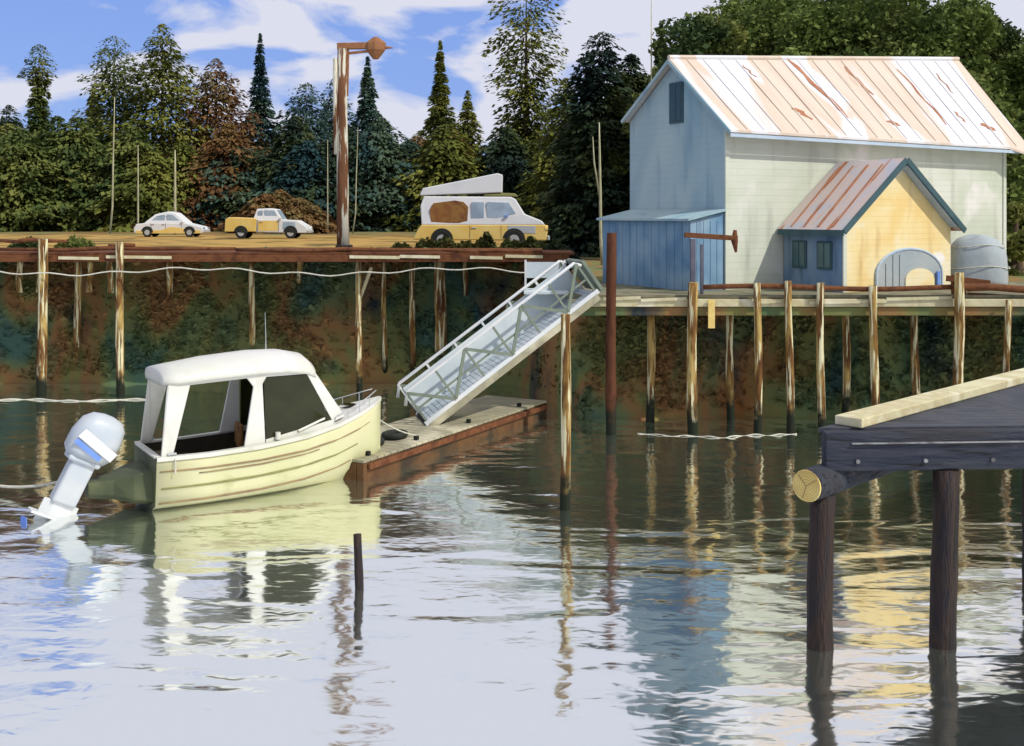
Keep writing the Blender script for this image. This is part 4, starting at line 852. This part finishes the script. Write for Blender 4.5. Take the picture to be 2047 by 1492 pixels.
# outboard on a bracket, tilted up
eb_ = MB(); rg = lambda x, w_, z0, z1: [(x,-w_,z0),(x,-w_*0.9,z1),(x,w_*0.9,z1),(x,w_,z0),(x,w_*0.7,z0-0.12),(x,-w_*0.7,z0-0.12)]
eb_.loft([rg(0.0,0.80,0.25,0.98), rg(-0.45,0.70,0.32,0.90), rg(-0.85,0.42,0.42,0.80), rg(-1.42,0.27,0.5,0.76)]); eb_.build('engine_bracket', M['transom'], bt_o, bevel=0.03)
eng = MB(); eng.box((0,0,0),(0.46,0.34,0.95)); eng.box((-0.02,0,0.45),(0.62,0.48,0.12)); eo = eng.build('outboard_motor', M['cowl'], bt_o, bevel=0.05)
eo.location = (-1.72, 0.0, 0.80); eo.rotation_euler = (0, R(27), 0); eo.scale = (1.3, 1.3, 1.18)
cw = MB(); secs = []
for (z, a, b, o_) in ((0.50,0.36,0.27,0.0),(0.62,0.44,0.32,0.0),(0.95,0.46,0.34,0.02),(1.25,0.40,0.31,0.04),(1.40,0.28,0.22,0.06),(1.45,0.10,0.10,0.06)):
    secs.append([(o_+a*math.copysign(abs(math.cos(t_))**0.6, math.cos(t_)), b*math.copysign(abs(math.sin(t_))**0.6, math.sin(t_)), z) for t_ in [k*2*math.pi/20 for k in range(20)]])
cw.loft(secs); cw.build('cowl', M['cowl'], eo, smooth=True)
st_ = MB()
for sgn in (-1, 1): st_.bar((-0.34, sgn*0.345, 0.98),(0.40, sgn*0.345, 0.72),0.02,0.20)
st_.build('cowl_stripe', M['white'], eo)
sb_ = MB()
for sgn in (-1, 1): sb_.bar((-0.38, sgn*0.337, 0.80),(0.18, sgn*0.337, 0.60),0.016,0.10)
sb_.build('decal_band', M['engine_blue'], eo)
lo_ = MB(); lo_.loft([[(x, y*sc, z) for (x, y) in ((-0.34,0.0),(-0.15,0.11),(0.2,0.10),(0.34,0.0),(0.2,-0.10),(-0.15,-0.11))] for z, sc in ((-0.46,1.0),(-0.9,0.7),(-1.25,0.9))])
lo_.box((-0.08,0,-0.78),(0.78,0.36,0.05)); lo_.tube([(-0.50,0,-1.18),(-0.3,0,-1.18),(0.15,0,-1.18),(0.36,0,-1.18)], [0.09,0.14,0.13,0.02], 12)
lo_.prism([(-0.22,-1.26),(0.15,-1.26),(-0.12,-1.58),(-0.24,-1.58)], lambda p,q,dd: (p, dd, q), -0.02, 0.02)
lw = lo_.build('lower_unit', M['white'], eo, smooth=False, bevel=0.015)
pr = MB()
for k in range(3):
    a = k*2.094; c_, s_ = math.cos(a), math.sin(a)
    pr.add([(-0.50,0.05*c_,-1.18+0.05*s_),(-0.44,0.22*c_-0.10*s_,-1.18+0.22*s_+0.10*c_),(-0.50,0.30*c_,-1.18+0.30*s_),(-0.56,0.22*c_+0.10*s_,-1.18+0.22*s_-0.10*c_)], [(0,1,2,3)])
pr.tube([(-0.60,0,-1.18),(-0.46,0,-1.18)], [0.03,0.08], 10)
po = pr.build('propeller', M['engine_blue'], lw, fix=False); sd_ = po.modifiers.new('thick', 'SOLIDIFY'); sd_.thickness = 0.015

# lines
def line(name, label, pts, r=0.018):
    P = [Vector(p) for p in pts]; tag(MB().tube(P, r, 6).build(name, M['rope'], smooth=True), label, 'rope')
def sag(a, b, s, n=10): a, b = Vector(a), Vector(b); return [a+(b-a)*(i/n)-Vector((0,0,s*4*(i/n)*(1-i/n))) for i in range(n+1)]
bw = bt_o.matrix_world if False else Matrix.Translation((-9.1,27.3,0)) @ Matrix.Rotation(R(32), 4, 'Z')
fw = Matrix.Translation((FA.x, FA.y, 0)) @ Matrix.Rotation(math.atan2(fd.y, fd.x), 4, 'Z')
line('mooring_line', 'pale bow line from the boat to the float', sag(bw @ Vector((5.75,0,1.98)), fw @ Vector((3.0,0.3,0.69)), 0.15))
line('mooring_line', 'pale stern line running left from the outboard to the picture edge', sag(bw @ Vector((-0.95,0.3,1.05)), (-14.2, 28.8, 0.25), 0.35), 0.035)

# ------------------------------------------------------------------ near wharf, right foreground
WZ = 3.64
nw = thing('near_wharf', 'dark timber wharf corner on tarred piles in the right foreground', 'wharf', (5.2, 18.4, 0))
E0 = Vector((5.12, 18.35)); ed = Vector((0.715, 0.70)).normalized(); fe = Vector((0.995, 0.06)).normalized()
dk = MB(); nb = 46
for i in range(nb):                                    # planks run with the front edge, stepping back along the slanted side
    q0, q1 = i*0.42, i*0.42+0.40; a = E0+ed*q0; b = E0+ed*q1; Lp = 14.0
    P = [a, a+fe*(Lp), b+fe*(Lp), b]
    dk.add([(p.x-5.2, p.y-18.4, z) for z in (WZ-0.09, WZ) for p in P], [(3,2,1,0),(4,5,6,7),(0,1,5,4),(1,2,6,5),(2,3,7,6),(3,0,4,7)])
dk.build('deck', M['wharf_top'], nw)
L3 = lambda p, z: (p.x-5.2, p.y-18.4, z)
nn = Vector((ed.y, -ed.x))
eb = MB(); a = E0+ed*0.45+nn*0.30; b = E0+ed*17+nn*0.30; eb.bar(L3(a, WZ+0.085), L3(b, WZ+0.085), 0.50, 0.16); eb.build('edge_timber', M['pale_wood'], nw, bevel=0.02)
lb = MB(); a = Vector((9.6,19.9)); lb.bar(L3(a, WZ+0.06), L3(a+Vector((5,1.9)), WZ+0.06), 0.32, 0.10); lb.build('loose_plank', M['pale_wood'], nw, bevel=0.01)
fbm = MB(); a = E0+fe*0.05-Vector((0,0.11)); fbm.bar(L3(a, WZ-0.36), L3(a+fe*13, WZ-0.36), 0.20, 0.66); fbm.build('front_beam', M['wharf_beam'], nw, bevel=0.03)
fb2 = MB(); a = E0+fe*0.5-Vector((0,0.24)); fb2.bar(L3(a, WZ-0.22), L3(a+fe*12.5, WZ-0.22), 0.05, 0.02); fb2.build('iron_strap', M['iron'], nw)
for k in range(9):
    a = E0+fe*(0.6+1.15*k)-Vector((0,0.22))
    MB().tube([L3(a, WZ-0.52), L3(a-Vector((0,0.035)), WZ-0.52)], 0.035, 8).build('bolt', M['iron'], nw)
sb2 = MB(); a = E0+ed*0.3+nn*0.12; sb2.bar(L3(a, WZ-0.36), L3(a+ed*16, WZ-0.36), 0.2, 0.5); sb2.build('side_beam', M['wharf_beam'], nw, bevel=0.03)
lg = MB(); a = E0-ed*0.52+nn*0.10; lg.tube([L3(a, WZ-0.86), L3(a+ed*4, WZ-0.84), L3(a+ed*9, WZ-0.84)], [0.27,0.25,0.24], 20); lgo = lg.build('log_cap', M['wharf_beam'], nw, smooth=False)
en = MB(); en.tube([L3(a-ed*0.01, WZ-0.86), L3(a-ed*0.03, WZ-0.86)], [0.262,0.255], 20); en.build('cut_end', M['log_end'], lgo)
rgm = MB(); c0 = Vector(L3(a-ed*0.034, WZ-0.86)); e1 = Vector((nn.x, nn.y, 0)); e2 = Vector((0,0,1))
for k, rr in enumerate((0.05,0.095,0.14,0.18,0.215,0.24)):
    rgm.tube([c0+Vector((0.01,0,0.012))+(e1*math.cos(t_)+e2*math.sin(t_))*rr*(1+0.03*math.sin(t_*3+k)) for t_ in [q*math.pi/14 for q in range(29)]], 0.005, 4, caps=False)
for t_ in (0.6, 2.3, 4.4): rgm.bar(c0, c0+(e1*math.cos(t_)+e2*math.sin(t_))*0.22, 0.008, 0.008)
rgm.build('growth_ring', M['hull_line'], lgo, fix=False)
def wpile(px, d, r, zt):
    x = X(px, d); pts = []; rad = []
    for i in range(9):
        q = i/8; pts.append((x-5.2+0.03*math.sin(q*5+px), d-18.4, -1.5+(zt+1.5)*q)); rad.append(r*(1.05-0.1*q+0.04*math.sin(i*2.3+px)))
    MB().tube(pts, rad, 16).build('piling', M['pile_dark'], nw, smooth=True)
wpile(1642, 18.3, 0.215, WZ-1.08); wpile(1888, 18.35, 0.215, WZ-0.70); wpile(2075, 21.5, 0.27, WZ-0.6)
